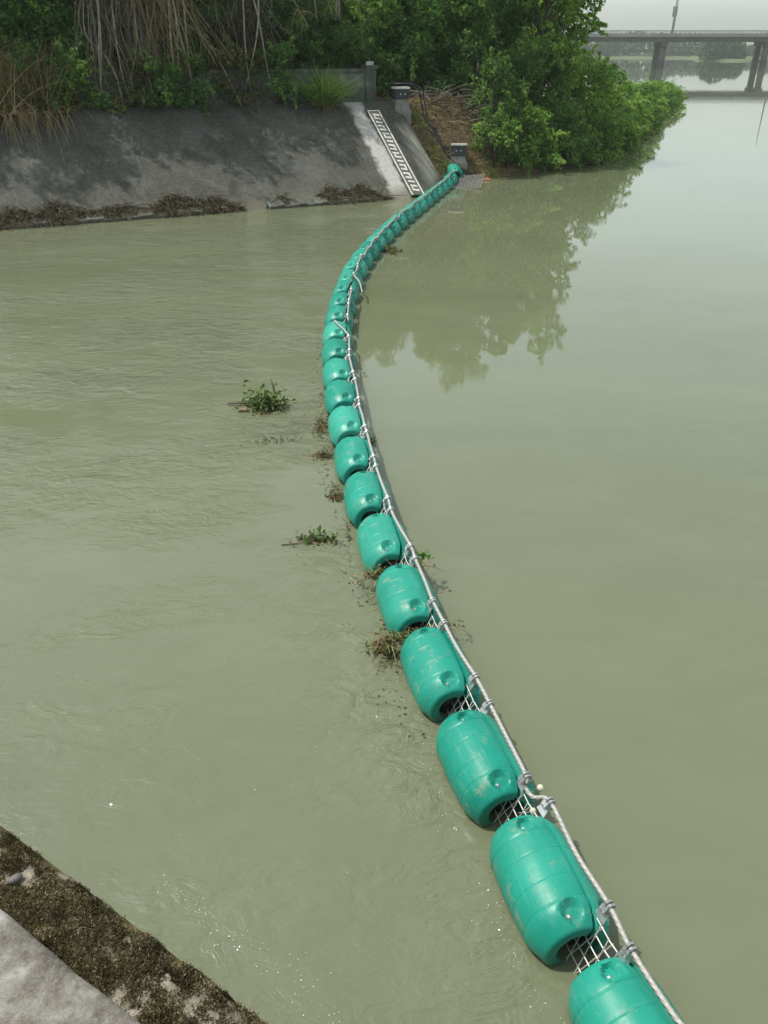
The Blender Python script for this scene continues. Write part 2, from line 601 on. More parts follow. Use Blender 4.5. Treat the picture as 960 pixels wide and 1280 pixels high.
def boom_at(s):
    p = np.array([np.interp(s, BS, BC[:, 0]), np.interp(s, BS, BC[:, 1])])
    q = np.array([np.interp(s + .25, BS, BC[:, 0]), np.interp(s + .25, BS, BC[:, 1])])
    r = np.array([np.interp(s - .25, BS, BC[:, 0]), np.interp(s - .25, BS, BC[:, 1])])
    t = q - r
    return p, t / np.linalg.norm(t)


def make_water_sheet():
    xs = np.concatenate([np.linspace(-1400, -70, 12), np.arange(-60, -8, 2.), np.arange(-8, 8, .2), np.arange(8, 60, 2.), np.linspace(64, 1600, 14)])
    ys = np.concatenate([np.linspace(-60, -4, 6), np.arange(-2, 40, .4), np.arange(40, 120, 2.), np.linspace(124, 1500, 24)])
    X, Y = np.meshgrid(xs, ys)
    V = np.stack([X.ravel(), Y.ravel(), np.zeros(X.size)], 1)
    nx, ny = len(xs), len(ys)
    i, j = np.meshgrid(np.arange(nx - 1), np.arange(ny - 1))
    a = (j * nx + i).ravel()
    F = np.stack([a, a + 1, a + nx + 1, a + nx], 1)
    me = np_mesh('river', V, F, smooth=True)
    bx = np.interp(V[:, 1], BC[:, 1], BC[:, 0])
    side = np.clip((bx - V[:, 0]) / .8 + .5, 0, 1)            # 1 on the current side
    far = np.clip((V[:, 1] - 30) / 40, 0, 1)
    fade = np.exp(-np.maximum(V[:, 1] - 14, 0) / 22)
    band = np.clip((V[:, 1] - 7) / 8, 0, 1)
    rip = side * (.34 + 1.0 * band * fade) + (1 - side) * .006
    dl = bx - V[:, 0]
    wake = np.clip(1 - np.abs(dl - .55) / .6, 0, 1) * np.clip((16 - V[:, 1]) / 4, 0, 1)
    rip = rip + wake * .65
    rip = rip * (1 - far) + .006 * far
    at = me.attributes.new('ripple', 'FLOAT', 'POINT')
    at.data.foreach_set('value', rip.astype(np.float32))
    o = link_mesh('river', me, M['water'])
    return tag(o, 'murky olive green river water with light ripples', 'water', kind='structure')


make_water_sheet()


def make_land():
    xs = np.concatenate([np.linspace(-110, -26, 24), np.arange(-25, 14, .45), np.arange(14, 60, 1.5), [60, 64]])
    ys = np.concatenate([np.arange(2, 28, 2.), np.arange(28, 56, .45), np.arange(56, 190, 2.)])
    X, Y = np.meshgrid(xs, ys)
    P = np.stack([X.ravel(), Y.ravel()], 1)
    Z = land(P)
    V = np.concatenate([P, Z[:, None]], 1)
    nx, ny = len(xs), len(ys)
    i, j = np.meshgrid(np.arange(nx - 1), np.arange(ny - 1))
    a = (j * nx + i).ravel()
    F = np.stack([a, a + 1, a + nx + 1, a + nx], 1)
    keep = Z[F].max(axis=1) > -1.75
    o = link_mesh('river_bank', np_mesh('river_bank', V, F[keep], smooth=True), M['soil'])
    tag(o, 'brown soil river bank', 'ground', kind='structure')
    # river bed under the water
    V = np.array([(-1400, -60, -1.9), (1600, -60, -1.9), (1600, 1500, -1.9), (-1400, 1500, -1.9)], float)
    o = link_mesh('river_bed', np_mesh('river_bed', V, np.array([[0, 1, 2, 3]])), M['soil'])
    tag(o, 'muddy river bed', 'ground', kind='structure')


make_land()

# ------------------------------------------------------------------ concrete embankment
RISE = .555


def slope_pt(u, v, off=0.0):
    p = B0 + u * D + v * NB
    n = Vector((-NB[0] * RISE, -NB[1] * RISE, 1)).normalized()
    return Vector((p[0], p[1], v * RISE)) + n * off


def make_embankment():
    us = list(np.arange(-45, -16, 3.)) + list(np.arange(-16, .76, .35))
    bots = [slope_pt(u, -.9) for u in us]
    tops = [slope_pt(u, 5.5) for u in us]
    uu = list(us)
    W = catmull([(.94 + .75 * .9085, 32.85 + .75 * .418), (1.9, 34), (2.1, 35), (2.3, 36), (2.55, 37.1)], 5)
    T0, T1 = slope_pt(.75, 5.5), Vector((.50, 38.75, 3.05))
    n = len(W) - 1
    for k in range(1, n + 1):
        t = T0.lerp(T1, k / n)
        w = Vector((W[k][0], W[k][1], 0))
        e = (w - t); e.z = 0
        bots.append(w + (w - t) * .18); tops.append(t); uu.append(.75 + 2.2 * k / n)
    nv = 20
    V, UV = [], []
    for b_, t_, u_ in zip(bots, tops, uu):
        for j in range(nv + 1):
            k = j / nv
            p = b_.lerp(t_, k)
            bul = .07 * math.sin(math.pi * k)
            w_ = .02 * (math.sin(p.x * 2.1 + p.y) + math.sin(p.y * 3.3 - p.x))
            V.append((p.x, p.y, p.z + bul + w_ * .6)); UV.append((u_, -.9 + 6.4 * k))
    m = nv + 1
    F = [(i * m + j, (i + 1) * m + j, (i + 1) * m + j + 1, i * m + j + 1) for i in range(len(bots) - 1) for j in range(nv)]
    base = len(V)
    # thickness at the exposed end
    for j in range(m):
        p = V[(len(bots) - 1) * m + j]
        V.append((p[0] - .05, p[1] + .25, p[2] - .9)); UV.append((3.1, -.9 + 6.4 * j / nv))
    F += [((len(bots) - 1) * m + j, base + j, base + j + 1, (len(bots) - 1) * m + j + 1) for j in range(nv)]
    # crest strip behind the top edge
    base = len(V)
    for i in range(len(bots)):
        p = V[i * m + nv]
        V.append((p[0] + NB[0] * .9, p[1] + NB[1] * .9, p[2] - .02)); UV.append((uu[i], 6.3))
    F += [(i * m + nv, (i + 1) * m + nv, base + i + 1, base + i) for i in range(len(bots) - 1)]
    me = bpy.data.meshes.new('embankment')
    me.from_pydata(V, [], F)
    ul = me.uv_layers.new(name='UVMap')
    for lp in me.loops:
        ul.data[lp.index].uv = UV[lp.vertex_index]
    me.polygons.foreach_set('use_smooth', [True] * len(me.polygons))
    o = link_mesh('embankment', me, M['slope'])
    tag(o, 'weathered grey concrete slope lining the far bank', 'embankment', kind='structure')
    # low footing lip standing at the waterline
    mb = MB()
    for a, b in ((-16, -8.1), (-5.7, -1.7)):
        k = 14
        for q in range(k):
            u0, u1 = a + (b - a) * q / k, a + (b - a) * (q + 1) / k
            hgt = .09 + .03 * math.sin(q * 2.1)
            p0, p1 = slope_pt(u0, -.28), slope_pt(u1, -.28)
            q0, q1 = slope_pt(u0, .28), slope_pt(u1, .28)
            mb.add([(p0.x, p0.y, -.4), (p1.x, p1.y, -.4), (q1.x, q1.y, -.4), (q0.x, q0.y, -.4),
                    (p0.x, p0.y, hgt), (p1.x, p1.y, hgt), (q1.x, q1.y, hgt + .12), (q0.x, q0.y, hgt + .12)],
                   [(4, 5, 6, 7), (0, 1, 5, 4), (3, 0, 4, 7), (1, 2, 6, 5)])
    tag(mb.build('footing', M['wall_old']), 'broken pale concrete footing along the waterline', 'footing', kind='structure')


make_embankment()


def slope_matrix(u, v, off):
    n = Vector((-NB[0] * RISE, -NB[1] * RISE, 1)).normalized()
    x = Vector((D[0], D[1], 0)).normalized()
    y = n.cross(x)
    p = slope_pt(u, v, off)
    return Matrix(((x.x, y.x, n.x, p.x), (x.y, y.y, n.y, p.y), (x.z, y.z, n.z, p.z), (0, 0, 0, 1)))


def make_gauge():
    root = empty('staff_gauge')
    # from bottom centre to top centre on the slope plane
    a, b = slope_pt(.385, -.05, .10), slope_pt(.63, 4.80, .075)
    n = Vector((-NB[0] * RISE, -NB[1] * RISE, 1)).normalized()
    y = (b - a).normalized(); x = y.cross(n).normalized()
    L = (b - a).length
    root.matrix_world = Matrix(((x.x, y.x, n.x, a.x), (x.y, y.y, n.y, a.y), (x.z, y.z, n.z, a.z), (0, 0, 0, 1)))
    tag(root, 'painted staff gauge with white rungs lying on the concrete slope', 'gauge')
    W = .56
    MB().box((0, L / 2, 0), (W, L, .10)).build('board', M['paint_dark'], root)
    for s in (-1, 1):
        MB().box((s * (W / 2 - .036), L / 2, .055), (.052, L, .016)).build('border', M['paint_white'], root)
    MB().box((0, L - .04, .056), (W - .126, .055, .016)).build('border', M['paint_white'], root)
    nr = 20
    step = (L - .35) / nr
    for k in range(nr):
        yy = .15 + step * (k + .5)
        g = (k // 3) % 2
        cx = -.03 if g else .03
        mb = MB()
        mb.box((cx * .4, yy, .055), (.27, step * .36, .014), Matrix.Rotation(R(-14), 3, 'Z'))
        mb.build('mark', M['paint_white'], root)
        if k % 5 in (0, 3) and k < nr - 1:
            MB().box((cx * .4 + (.095 if g else -.095), yy + step * .5, .055), (.06, step * .60, .014)).build('mark', M['paint_white'], root)
    return root


make_gauge()


# low parapet wall on the crest of the slope
def make_parapet():
    root = empty('parapet_wall', (0, 0, 0))
    tag(root, 'low stained concrete parapet wall along the crest of the slope', 'wall')
    x = Vector((D[0], D[1], 0)); y = Vector((NB[0], NB[1], 0))
    m = Matrix(((x.x, y.x, 0), (x.y, y.y, 0), (0, 0, 1)))
    c = B0 + (-22.2) * D + 6.05 * NB
    MB().box((c[0], c[1], 3.55), (46, .34, 1.30), m).build('wall', M['wall_old'], root)
    c = B0 + (-22.2) * D + 6.05 * NB
    MB().box((c[0], c[1], 4.24), (46, .46, .10), m).build('coping', M['wall_old'], root)
    c = B0 + 1.02 * D + 6.03 * NB
    MB().box((c[0], c[1], 3.62), (.46, .52, 1.36), m).build('end_post', M['wall_old'], root)
    c = B0 + 1.05 * D + 6.03 * NB
    MB().box((c[0], c[1], 4.36), (.56, .60, .14), m).build('post_cap', M['wall_old'], root)
    for a, w_ in ((.98, .16), (1.15, .11)):
        c = B0 + a * D + 6.0 * NB
        MB().box((c[0], c[1], 4.49), (w_, w_, .15), m).build('stone', M['paint_white'], root)


make_parapet()


# ------------------------------------------------------------------ anchor blocks, pipe and mesh panel on the soil bank
def make_anchor(x, y, z, rz, w, hd, hl, label, tilt=0.0):
    root = empty('anchor_block', (x, y, z), rz)
    root.rotation_euler = (tilt, 0, rz)
    tag(root, label, 'anchor block', 'anchor blocks on the soil bank')
    mb = MB()
    a, b = w * .62, w * .5
    def frus(z0, z1, h0, h1, d0, d1):
        v = [(-h0, -d0, z0), (h0, -d0, z0), (h0, d0, z0), (-h0, d0, z0), (-h1, -d1, z1), (h1, -d1, z1), (h1, d1, z1), (-h1, d1, z1)]
        return MB().add(v, [(3, 2, 1, 0), (4, 5, 6, 7), (0, 1, 5, 4), (1, 2, 6, 5), (2, 3, 7, 6), (3, 0, 4, 7)])
    frus(-.5, .10, w * .68, w * .66, w * .6, w * .58).build('footing', M['block_grey'], root)
    frus(.10, .10 + hl, a * .92, b, a * .85, b * .9).build('pedestal', M['block_grey'], root)
    frus(.10 + hl, .10 + hl + hd, b + .02, b + .03, b * .9 + .02, b * .9 + .03).build('dark_band', M['block_dark'], root)
    frus(.10 + hl + hd, .17 + hl + hd, b + .05, b + .04, b * .9 + .05, b * .9 + .04).build('cap', M['paint_white'], root)
    for s in (-1, 1):
        MB().tube([(s * .1, -b * .9 - .04, .10 + hl + hd * .5), (s * .1, -b * .9 + .02, .10 + hl + hd * .5)], .03, 6).build('bolt', M['galv'], root)
    return root


g1 = ground(.78, 38.75)
make_anchor(.72, 38.72, 2.62, R(18), .58, .40, .42, 'white capped anchor block at the top of the bank beside the parapet end')
make_anchor(3.32, 38.22, ground(3.32, 38.22) - .14, R(-8), .60, .42, .26, 'white capped anchor block low on the bank above the mesh panel', R(-4))


def make_rail():
    root = empty('guide_pipe', (1.2, 39.0, 3.0))
    tag(root, 'black steel pipe pair running down the soil bank between the anchor blocks', 'pipe')
    for k, dx in enumerate((0, .16)):
        pts = [(.15 + dx, 39.3, 3.70), (1.1 + dx, 39.25, 3.72), (1.55 + dx, 39.2, 3.45)]
        for t in np.linspace(0, 1, 8):
            x = 1.75 + dx + 1.5 * t; y = 39.05 - 1.25 * t
            pts.append((x, y, max(ground(x, y), 0) + .22 - .05 * math.sin(3.1 * t)))
        pts.append((3.75 + dx, 37.55, .25))
        o = MB().tube([Vector(p) - Vector((1.2, 39.0, 3.0)) for p in pts], .035, 6).build('pipe', M['black_steel'], root, True)
    for t in (.25, .6):
        x = 1.75 + 1.5 * t; y = 39.05 - 1.25 * t; z = ground(x, y)
        MB().box((x + .08 - 1.2, y - 39.0, z + .05 - 3.0), (.3, .08, .4)).build('bracket', M['black_steel'], root)


make_rail()


def make_mesh_panel():
    root = empty('mesh_panel', (3.55, 36.0, .14), R(20))
    tag(root, 'galvanised wire mesh panel lying at the water edge by the last float', 'mesh panel')
    root.rotation_euler = (R(9), R(-6), R(-12))
    w, l = 1.25, 1.9
    fr = MB()
    for s in (-1, 1):
        fr.tube([(s * w / 2, -l / 2, 0), (s * w / 2, l / 2, 0)], .016, 5)
        fr.tube([(-w / 2, s * l / 2, 0), (w / 2, s * l / 2, 0)], .016, 5)
    fr.build('frame', M['dull_wire'], root)
    mb = MB()
    for k in range(1, 9):
        x = -w / 2 + w * k / 9
        mb.tube([(x, -l / 2, 0), (x, l / 2, 0)], .010, 4)
    for k in range(1, 13):
        y = -l / 2 + l * k / 13
        mb.tube([(-w / 2, y, .004), (w / 2, y, .004)], .010, 4)
    mb.build('wires', M['dull_wire'], root)


make_mesh_panel()

# ------------------------------------------------------------------ the floating boom
RAD, HALF, RIN, GAP = .280, .440, .132, .020


def shell_mesh(side):
    ax = sorted(set(np.round(np.concatenate([np.linspace(-HALF, HALF, 49), [-HALF + .004, HALF - .004, -HALF + .012, HALF - .012],
        *[[g - .006, g, g + .006] for g in (-.255, -.1, .1, .255)]]), 4)))
    nphi = 46
    phis = np.linspace(0.0, math.pi, nphi + 1)

    def rout(x):
        a = abs(x)
        r = RAD - .010 * (a / .27) ** 2 if a < .27 else RAD - .010 - .070 * (1 - math.cos((a - .27) / (HALF - .27) * math.pi * .5)) ** 1.0
        for g in (.1, .255):
            if abs(a - g) < .004: r -= .0026
        if HALF - a < .013:
            r -= .013 * (1 - (HALF - a) / .013) ** 2
        return r
    V, idx_o, idx_i = [], [], []
    for x in ax:
        ro = rout(x)
        row = []
        for ph in phis:
            d = 0.0
            for xc in (-.335, .335):
                for pc in (.50, math.pi - .50):
                    ex = (x - xc) / .066
                    ep = (ph - pc) * .25 / .062
                    # scoop: deep against the seam, running out away from it
                    q = ex * ex + (ep * ep if (ep < 0) == (pc < 1.5) else ep * ep * .8)
                    if q < 1.25:
                        e = max(0.0, min(1.0, (1.25 - q) / .75))
                        d = max(d, .052 * e * e * (3 - 2 * e))
            r = ro - d
            row.append(len(V)); V.append((x, side * (r * math.sin(ph) + GAP), r * math.cos(ph)))
        idx_o.append(row)
    for x in ax:
        row = []
        for ph in phis:
            row.append(len(V)); V.append((x, side * (RIN * math.sin(ph) + GAP), RIN * math.cos(ph)))
        idx_i.append(row)
    F = []
    na = len(ax)
    for i in range(na - 1):
        for j in range(nphi):
            F.append((idx_o[i][j], idx_o[i][j + 1], idx_o[i + 1][j + 1], idx_o[i + 1][j]))
            F.append((idx_i[i][j], idx_i[i + 1][j], idx_i[i + 1][j + 1], idx_i[i][j + 1]))
        for j in (0, nphi):
            q = (idx_o[i][j], idx_o[i + 1][j], idx_i[i + 1][j], idx_i[i][j])
            F.append(q if j == 0 else q[::-1])
    for i in (0, na - 1):
        for j in range(nphi):
            q = (idx_o[i][j], idx_i[i][j], idx_i[i][j + 1], idx_o[i][j + 1])
            F.append(q if i == 0 else q[::-1])
    if side < 0:
        F = [f[::-1] for f in F]
    me = bpy.data.meshes.new('half_shell')
    me.from_pydata(V, [], F)
    me.polygons.foreach_set('use_smooth', [True] * len(me.polygons))
    try:
        me.set_sharp_from_angle(angle=R(38))
    except Exception:
        pass
    me.materials.append(M['plastic'])
    return me


SHELL_L, SHELL_R = shell_mesh(1), shell_mesh(-1)


def hexbolt(r, l):
    mb = MB()
    mb.tube([(0, 0, 0), (0, l * .55, 0)], r, 6)
    mb.tube([(0, l * .5, 0), (0, l, 0)], r * .55, 8)
    mb.tube([(0, -.004, 0), (0, .002, 0)], r * 1.5, 12)
    me = mb.mesh('bolt'); me.materials.append(M['galv'])
    return me


BOLT = hexbolt(.014, .030)
_c = MB().tube([(-HALF + .10, 0, 0), (HALF - .10, 0, 0)], RIN + .012, 20)
CORE = _c.mesh('shade_core', True)  # dark core added to block light inside the hollow float
CORE.materials.append(M['block_dark'])

N_FLOAT = 34
ROLL_S = [-2, 1, 3, 5, 7, 9, 12, 14, 17, 20, 26, 36]
ROLL_A = [30, 30, 29, 30, 35, 40, 40, 34, 24, 20, 16, 12]


def frame_at(s, jitter=0.0, lift=0.0):
    p, t = boom_at(s)
    roll = R(float(np.interp(s, ROLL_S, ROLL_A)) + jitter)
    T = Vector((t[0], t[1], 0))
    right = T.cross(Vector((0, 0, 1)))
    S = (Vector((0, 0, 1)) * math.cos(roll) + right * math.sin(roll)).normalized()
    z = .115 + lift
    return Vector((p[0], p[1], z)), T, S, right


ORD = ['first', 'second', 'third', 'fourth', 'fifth', 'sixth', 'seventh', 'eighth', 'ninth', 'tenth', 'eleventh', 'twelfth', 'thirteenth', 'fourteenth',
       'fifteenth', 'sixteenth', 'seventeenth', 'eighteenth', 'nineteenth', 'twentieth', 'twenty-first', 'twenty-second', 'twenty-third', 'twenty-fourth',
       'twenty-fifth', 'twenty-sixth', 'twenty-seventh', 'twenty-eighth', 'twenty-ninth', 'thirtieth', 'thirty-first', 'thirty-second', 'thirty-third', 'thirty-fourth']


def float_s(k):
    return 1.08 * k - .47


def end_lift(k):
    return {N_FLOAT - 1: .26, N_FLOAT - 2: .07}.get(k, 0.0)


for k in range(N_FLOAT):
    jr = rnd.uniform(-4, 4)
    p, T, S, right = frame_at(float_s(k) + rnd.uniform(-.012, .012), jr, rnd.uniform(-.012, .012) + end_lift(k))
    yaw = rnd.uniform(-2.5, 2.5)
    T = Matrix.Rotation(R(yaw), 3, 'Z') @ T
    pit = rnd.uniform(-1.2, 1.2)
    if k == N_FLOAT - 1:
        T = Matrix.Rotation(R(24), 3, 'Z') @ T; pit = -12
    T = (T + Vector((0, 0, math.sin(R(-pit))))).normalized()
    S = (S - T * S.dot(T)).normalized()
    Yv = S.cross(T)
    root = empty('barrel_float')
    root.matrix_world = Matrix(((T.x, Yv.x, S.x, p.x), (T.y, Yv.y, S.y, p.y), (T.z, Yv.z, S.z, p.z), (0, 0, 0, 1)))
    o_ = N_FLOAT - 1 - k
    lab = 'turquoise plastic barrel float, ' + ORD[o_] + ' along the boom from the mesh panel on the bank'
    tag(root, lab, 'float', 'barrel floats strung along the boom')
    for me in (SHELL_L, SHELL_R):
        link_mesh('half_shell', me, None, root)
    link_mesh('shade_core', CORE, None, root)
    for sx in (-1, 1):
        for sd in (-1, 1):
            b = link_mesh('bolt', BOLT, None, root)
            b.location = (sx * .335 - .006, sd * (GAP + .115), .158)
            b.rotation_euler = (R(-22 if sd > 0 else 202), 0, 0)

# wire net hanging in the seam of the floats, seen in the gaps
def net_mesh():
    mb = MB()
    hl = .19
    rows = [-.24, -.16, -.08, 0.0, .08, .155, .225]
    for z in rows:
        w = .012 * math.sin(z * 40)
        mb.tube([(-hl, 0, z), (-.02, w * .4, z - .012), (hl, 0, z)], .0050, 4, False)
    for x0 in (-.18, -.09, 0.0, .09):
        mb.tube([(x0, .004, -.24), (x0 + .085, .004, .225)], .0042, 4, False)
    for x0 in (-.14, -.03, .08):
        mb.tube([(x0 + .06, -.004, -.24), (x0 - .01, -.004, .225)], .0042, 4, False)
    me = mb.mesh('net_panel'); me.materials.append(M['wire'])
    return me


NETM = net_mesh()
net = empty('wire_net', (float(BC[0][0]), float(BC[0][1]), .1))
tag(net, 'steel wire net running through the gaps between the barrel floats', 'net')
net_inv = Matrix.Translation(net.location).inverted()
for k in range(N_FLOAT - 1):
    p, T, S, right = frame_at(float_s(k) + .54, rnd.uniform(-3, 3), (end_lift(k) + end_lift(k + 1)) / 2)
    Yv = S.cross(T)
    o = link_mesh('net_panel', NETM, None, net)
    o.matrix_world = net_inv @ Matrix(((T.x, Yv.x, S.x, p.x), (T.y, Yv.y, S.y, p.y), (T.z, Yv.z, S.z, p.z), (0, 0, 0, 1)))


# wire rope with its clips
def rope(name, ctrl, label, near):
    """ctrl: points the rope passes through; six strands laid round it."""
    P = catmull(ctrl, 10)
    seg = np.linalg.norm(np.diff(P, axis=0), axis=1)
    Sx = np.concatenate([[0], np.cumsum(seg)])
    st = .016 if near else .05
    n = int(Sx[-1] / st)
    ss = np.linspace(0, Sx[-1], n)
    C = np.stack([np.interp(ss, Sx, P[:, i]) for i in range(3)], 1)
    T = unit(np.gradient(C, axis=0))
    up = np.array([0, 0, 1.0])
    U = unit(np.cross(T, up)); W = np.cross(U, T)
    nk = 30 if near else 12
    th = np.linspace(0, 2 * math.pi, nk, endpoint=False)
    rad = .0148
    tw = ss * (2 * math.pi / .24)
    rr = rad * (1 + .34 * np.cos(5 * (th[None, :] - tw[:, None]))) if near else np.full((n, nk), rad)
    V = C[:, None, :] + rr[..., None] * (np.cos(th)[None, :, None] * U[:, None, :] + np.sin(th)[None, :, None] * W[:, None, :])
    V = V.reshape(-1, 3)
    i, j = np.meshgrid(np.arange(n - 1), np.arange(nk), indexing='ij')
    a = (i * nk + j).ravel(); b = (i * nk + (j + 1) % nk).ravel()
    F = np.stack([a, b, b + nk, a + nk], 1)
    o0 = Vector(C[0])
    me = np_mesh('rope', V - np.array(o0), F, smooth=True)
    root = empty(name, o0)
    tag(root, label, 'cable')
    link_mesh('rope', me, M['rope'], root)
    # cut ends
    for e in (0, n - 1):
        mb = MB()
        c = Vector(C[e]) - o0; t = Vector(T[e]) * (.012 if e else -.012)
        mb.tube([c - t, c + t], .0195, 8)
        mb.build('cut_end', M['galv'], root)
    return root


def make_rope_mat():
    m, nt, b, out = mat_new('wire_rope')
    co = coords(nt)
    n = noise(nt, co, 60, 4, .6)
    n2 = noise(nt, co, 2.0, 4, .6)
    c = ramp(nt, n, [(.3, (.24, .235, .22)), (.7, (.42, .41, .385))])
    c = mixc(nt, math_(nt, 'MULTIPLY', mapr(nt, n2, .5, .7), .35), c, (.38, .35, .29))
    nt.links.new(c, b.inputs['Base Color'])
    b.inputs['Metallic'].default_value = .2
    b.inputs['Roughness'].default_value = .6
    return m


M['rope'] = make_rope_mat()


def clip_mesh():
    mb = MB()
    mb.box((0, 0, -.020), (.040, .062, .024))                       # saddle
    for sx in (-.012, .012):
        pts = [(sx, .021 * math.cos(a), .003 + .021 * math.sin(a)) for a in np.linspace(0, math.pi, 9)]
        pts = [(sx, .021, -.048)] + pts + [(sx, -.021, -.048)]
        mb.tube(pts, .0065, 6)                                      # u-bolt
    for sy in (-.021, .021):
        for sx in (-.012, .012):
            mb.tube([(sx, sy, -.046), (sx, sy, -.032)], .0115, 6)   # nuts
    me = mb.mesh('rope_clip', False); me.materials.append(M['galv'])
    return me


CLIP = clip_mesh()


def plate_mesh():
    mb = MB()
    v = [(-.050, -.004, -.11), (.050, -.004, -.11), (.034, -.004, -.03), (-.034, -.004, -.03)]
    v += [(x, .004, z) for x, _, z in v]
    mb.add(v, [(0, 1, 2, 3), (7, 6, 5, 4), (0, 4, 5, 1), (1, 5, 6, 2), (2, 6, 7, 3), (3, 7, 4, 0)])
    me = mb.mesh('bracket'); me.materials.append(M['galv'])
    return me


PLATE = plate_mesh()
RC = RAD + .045


def clamp_pt(k, e, dj=0.0, dr=0.0, ds=0.0):
    s = float_s(k) + e * .40 + ds
    p, T, S, right = frame_at(s, dj, end_lift(k))
    return p + S * (RC + dr), T, S


def clip_on(root, pt, T, S):
    Yv = S.cross(T)
    mw = Matrix(((T.x, Yv.x, S.x, pt.x), (T.y, Yv.y, S.y, pt.y), (T.z, Yv.z, S.z, pt.z), (0, 0, 0, 1)))
    inv = Matrix.Translation(root.location).inverted()
    o = link_mesh('rope_clip', CLIP, None, root); o.matrix_world = inv @ mw @ Matrix.Scale(1.25, 4)
    o = link_mesh('bracket', PLATE, None, root); o.matrix_world = inv @ mw


def cable(name, label, k0, k1, pre=(), post=(), near=True, custom=None):
    ctrl, cl = [Vector(p) for p in pre], []
    for k in range(k0, k1 + 1):
        for e in (-1, 1):
            dj, dr, ds = rnd.uniform(-6, 6), rnd.uniform(-.018, .016), rnd.uniform(-.04, .04)
            if custom and (k, e) in custom: dj, dr, ds = custom[(k, e)]
            pt, T, S = clamp_pt(k, e, dj, dr, ds)
            if ctrl and e == 1:
                mid, _, _ = clamp_pt(k, 0, dj * .7, .004)
                ctrl.append(mid)
            ctrl.append(pt); cl.append((pt, T, S))
            if custom and (k, e, 'after') in custom:
                for q in custom[(k, e, 'after')]:
                    mid, _, _ = clamp_pt(k, e, *q); ctrl.append(mid)
    ctrl += [Vector(p) for p in post]
    root = rope(name, [np.array(c) for c in ctrl], label, near)
    for pt, T, S in cl:
        clip_on(root, pt, T, S)
    return root


pre, _, _ = clamp_pt(0, -1, 0, 0, -.5)
e1, t1, s1 = clamp_pt(11, 1, 0, 0)
endp = [clamp_pt(12, -1, -14, .02, -.05)[0], clamp_pt(12, -1, -34, .02, .22)[0], clamp_pt(12, -1, -46, .02, .50)[0]]
cable('steel_cable', 'long steel wire rope clipped along the largest run of floats', 0, 11, [pre], endp, True,
      {(1, 1): (9, .03, .02), (2, -1): (-3, .01, -.02), (1, 1, 'after'): [(6, -.06, .14), (-1, -.05, .24)]})
sp = clamp_pt(13, -1, 4, .0, -.25)[0]
cable('steel_cable', 'short loose piece of steel wire rope between the two cable ends on the boom', 13, 14, [sp], [clamp_pt(15, -1, -2, .01, .0)[0]], True)
pre2 = [clamp_pt(16, -1, 42, .10, -.95)[0], clamp_pt(16, -1, 26, .06, -.45)[0]]
cable('steel_cable', 'steel wire rope running from the bank to a free hanging end on the boom', 16, N_FLOAT - 2, pre2, [], True)


# ------------------------------------------------------------------ vegetation builders
def crown_points(clumps, per, flat=.75):
    P, T = [], []
    for (c, r) in clumps:
        n = max(8, int(per * (r / .8) ** 2))
        d = unit(rng.normal(size=(n, 3)))
        q = d * (r * rng.uniform(.25, 1.0, n) ** .45)[:, None]
        q[:, 2] *= flat
        P.append(np.array(c) + q)
        T.append(np.clip(rng.normal(rng.uniform(.25, .75), .2, n), 0, 1))
    # loose sprays that stick out past the clumps
    cen = np.mean(np.array([c for c, r in clumps]), axis=0)
    for (c, r) in clumps[::2]:
        d = np.array(c) - cen
        d = unit(d[None])[0] + rng.normal(size=3) * .45
        d = d / np.linalg.norm(d)
        n = max(8, int(per * .16))
        k = rng.uniform(.3, 1.0, n)
        q = np.array(c) + d * (k * r * rng.uniform(1.3, 2.3))[:, None]
        q[:, 2] -= (k ** 2) * r * .45
        P.append(q + rng.normal(size=(n, 3)) * r * .10)
        T.append(np.clip(rng.normal(.75, .2, n), 0, 1))
    return np.concatenate(P), np.concatenate(T)


def make_tree(x, y, hgt, rad, mat, label, leaf=.2, nclump=60, per=170, low=.22, lean=(0, 0), name='tree', group='trees on the river bank', asp=.5):
    z0 = ground(x, y) - .15
    root = empty(name, (x, y, z0))
    tag(root, label, 'tree', group)
    mb = MB()
    trunk = []
    nb = 7
    for i in range(nb + 1):
        t = i / nb
        trunk.append(Vector((lean[0] * t + .12 * math.sin(3 * t + x), lean[1] * t + .12 * math.cos(2.5 * t + y), hgt * .86 * t)))
    r0 = .035 * hgt * .55
    mb.tube(trunk, [r0 * (1 - .85 * i / nb) + .015 for i in range(nb + 1)], 8)
    clumps = []
    for i in range(nclump):
        t = rng.uniform(low, 1.0)
        prof = math.sin(math.pi * min(1, .18 + .82 * (1 - (t - low) / (1 - low) * .93))) ** .6
        a = rng.uniform(0, 2 * math.pi)
        rr = rad * prof * rng.uniform(.25, 1.05)
        c = Vector((lean[0] * t + rr * math.cos(a), lean[1] * t + rr * math.sin(a), hgt * t * .97))
        clumps.append((tuple(c), rng.uniform(.45, 1.05) * rad * .27))
        if i % 2 == 0:
            k = max(0.08, min(.95, t - .15 - .1 * rr / rad))
            j = min(nb - 1, int(k / .86 * nb)) if k < .86 else nb - 1
            a0 = trunk[j]
            mid = a0.lerp(c, .5) + Vector((0, 0, .12 * rr))
            mb.tube([a0, mid, c], [r0 * .32 * (1 - .6 * t) + .012, r0 * .18 * (1 - .5 * t) + .008, .006], 5)
    mb.build('trunk', M['bark'], root, True)
    P, T = crown_points(clumps, per)
    # stray outer sprays for an uneven outline
    link_mesh('crown', np_mesh('crown', *leaves(P, leaf, .45, asp, tint=T)), M[mat], root)
    return root


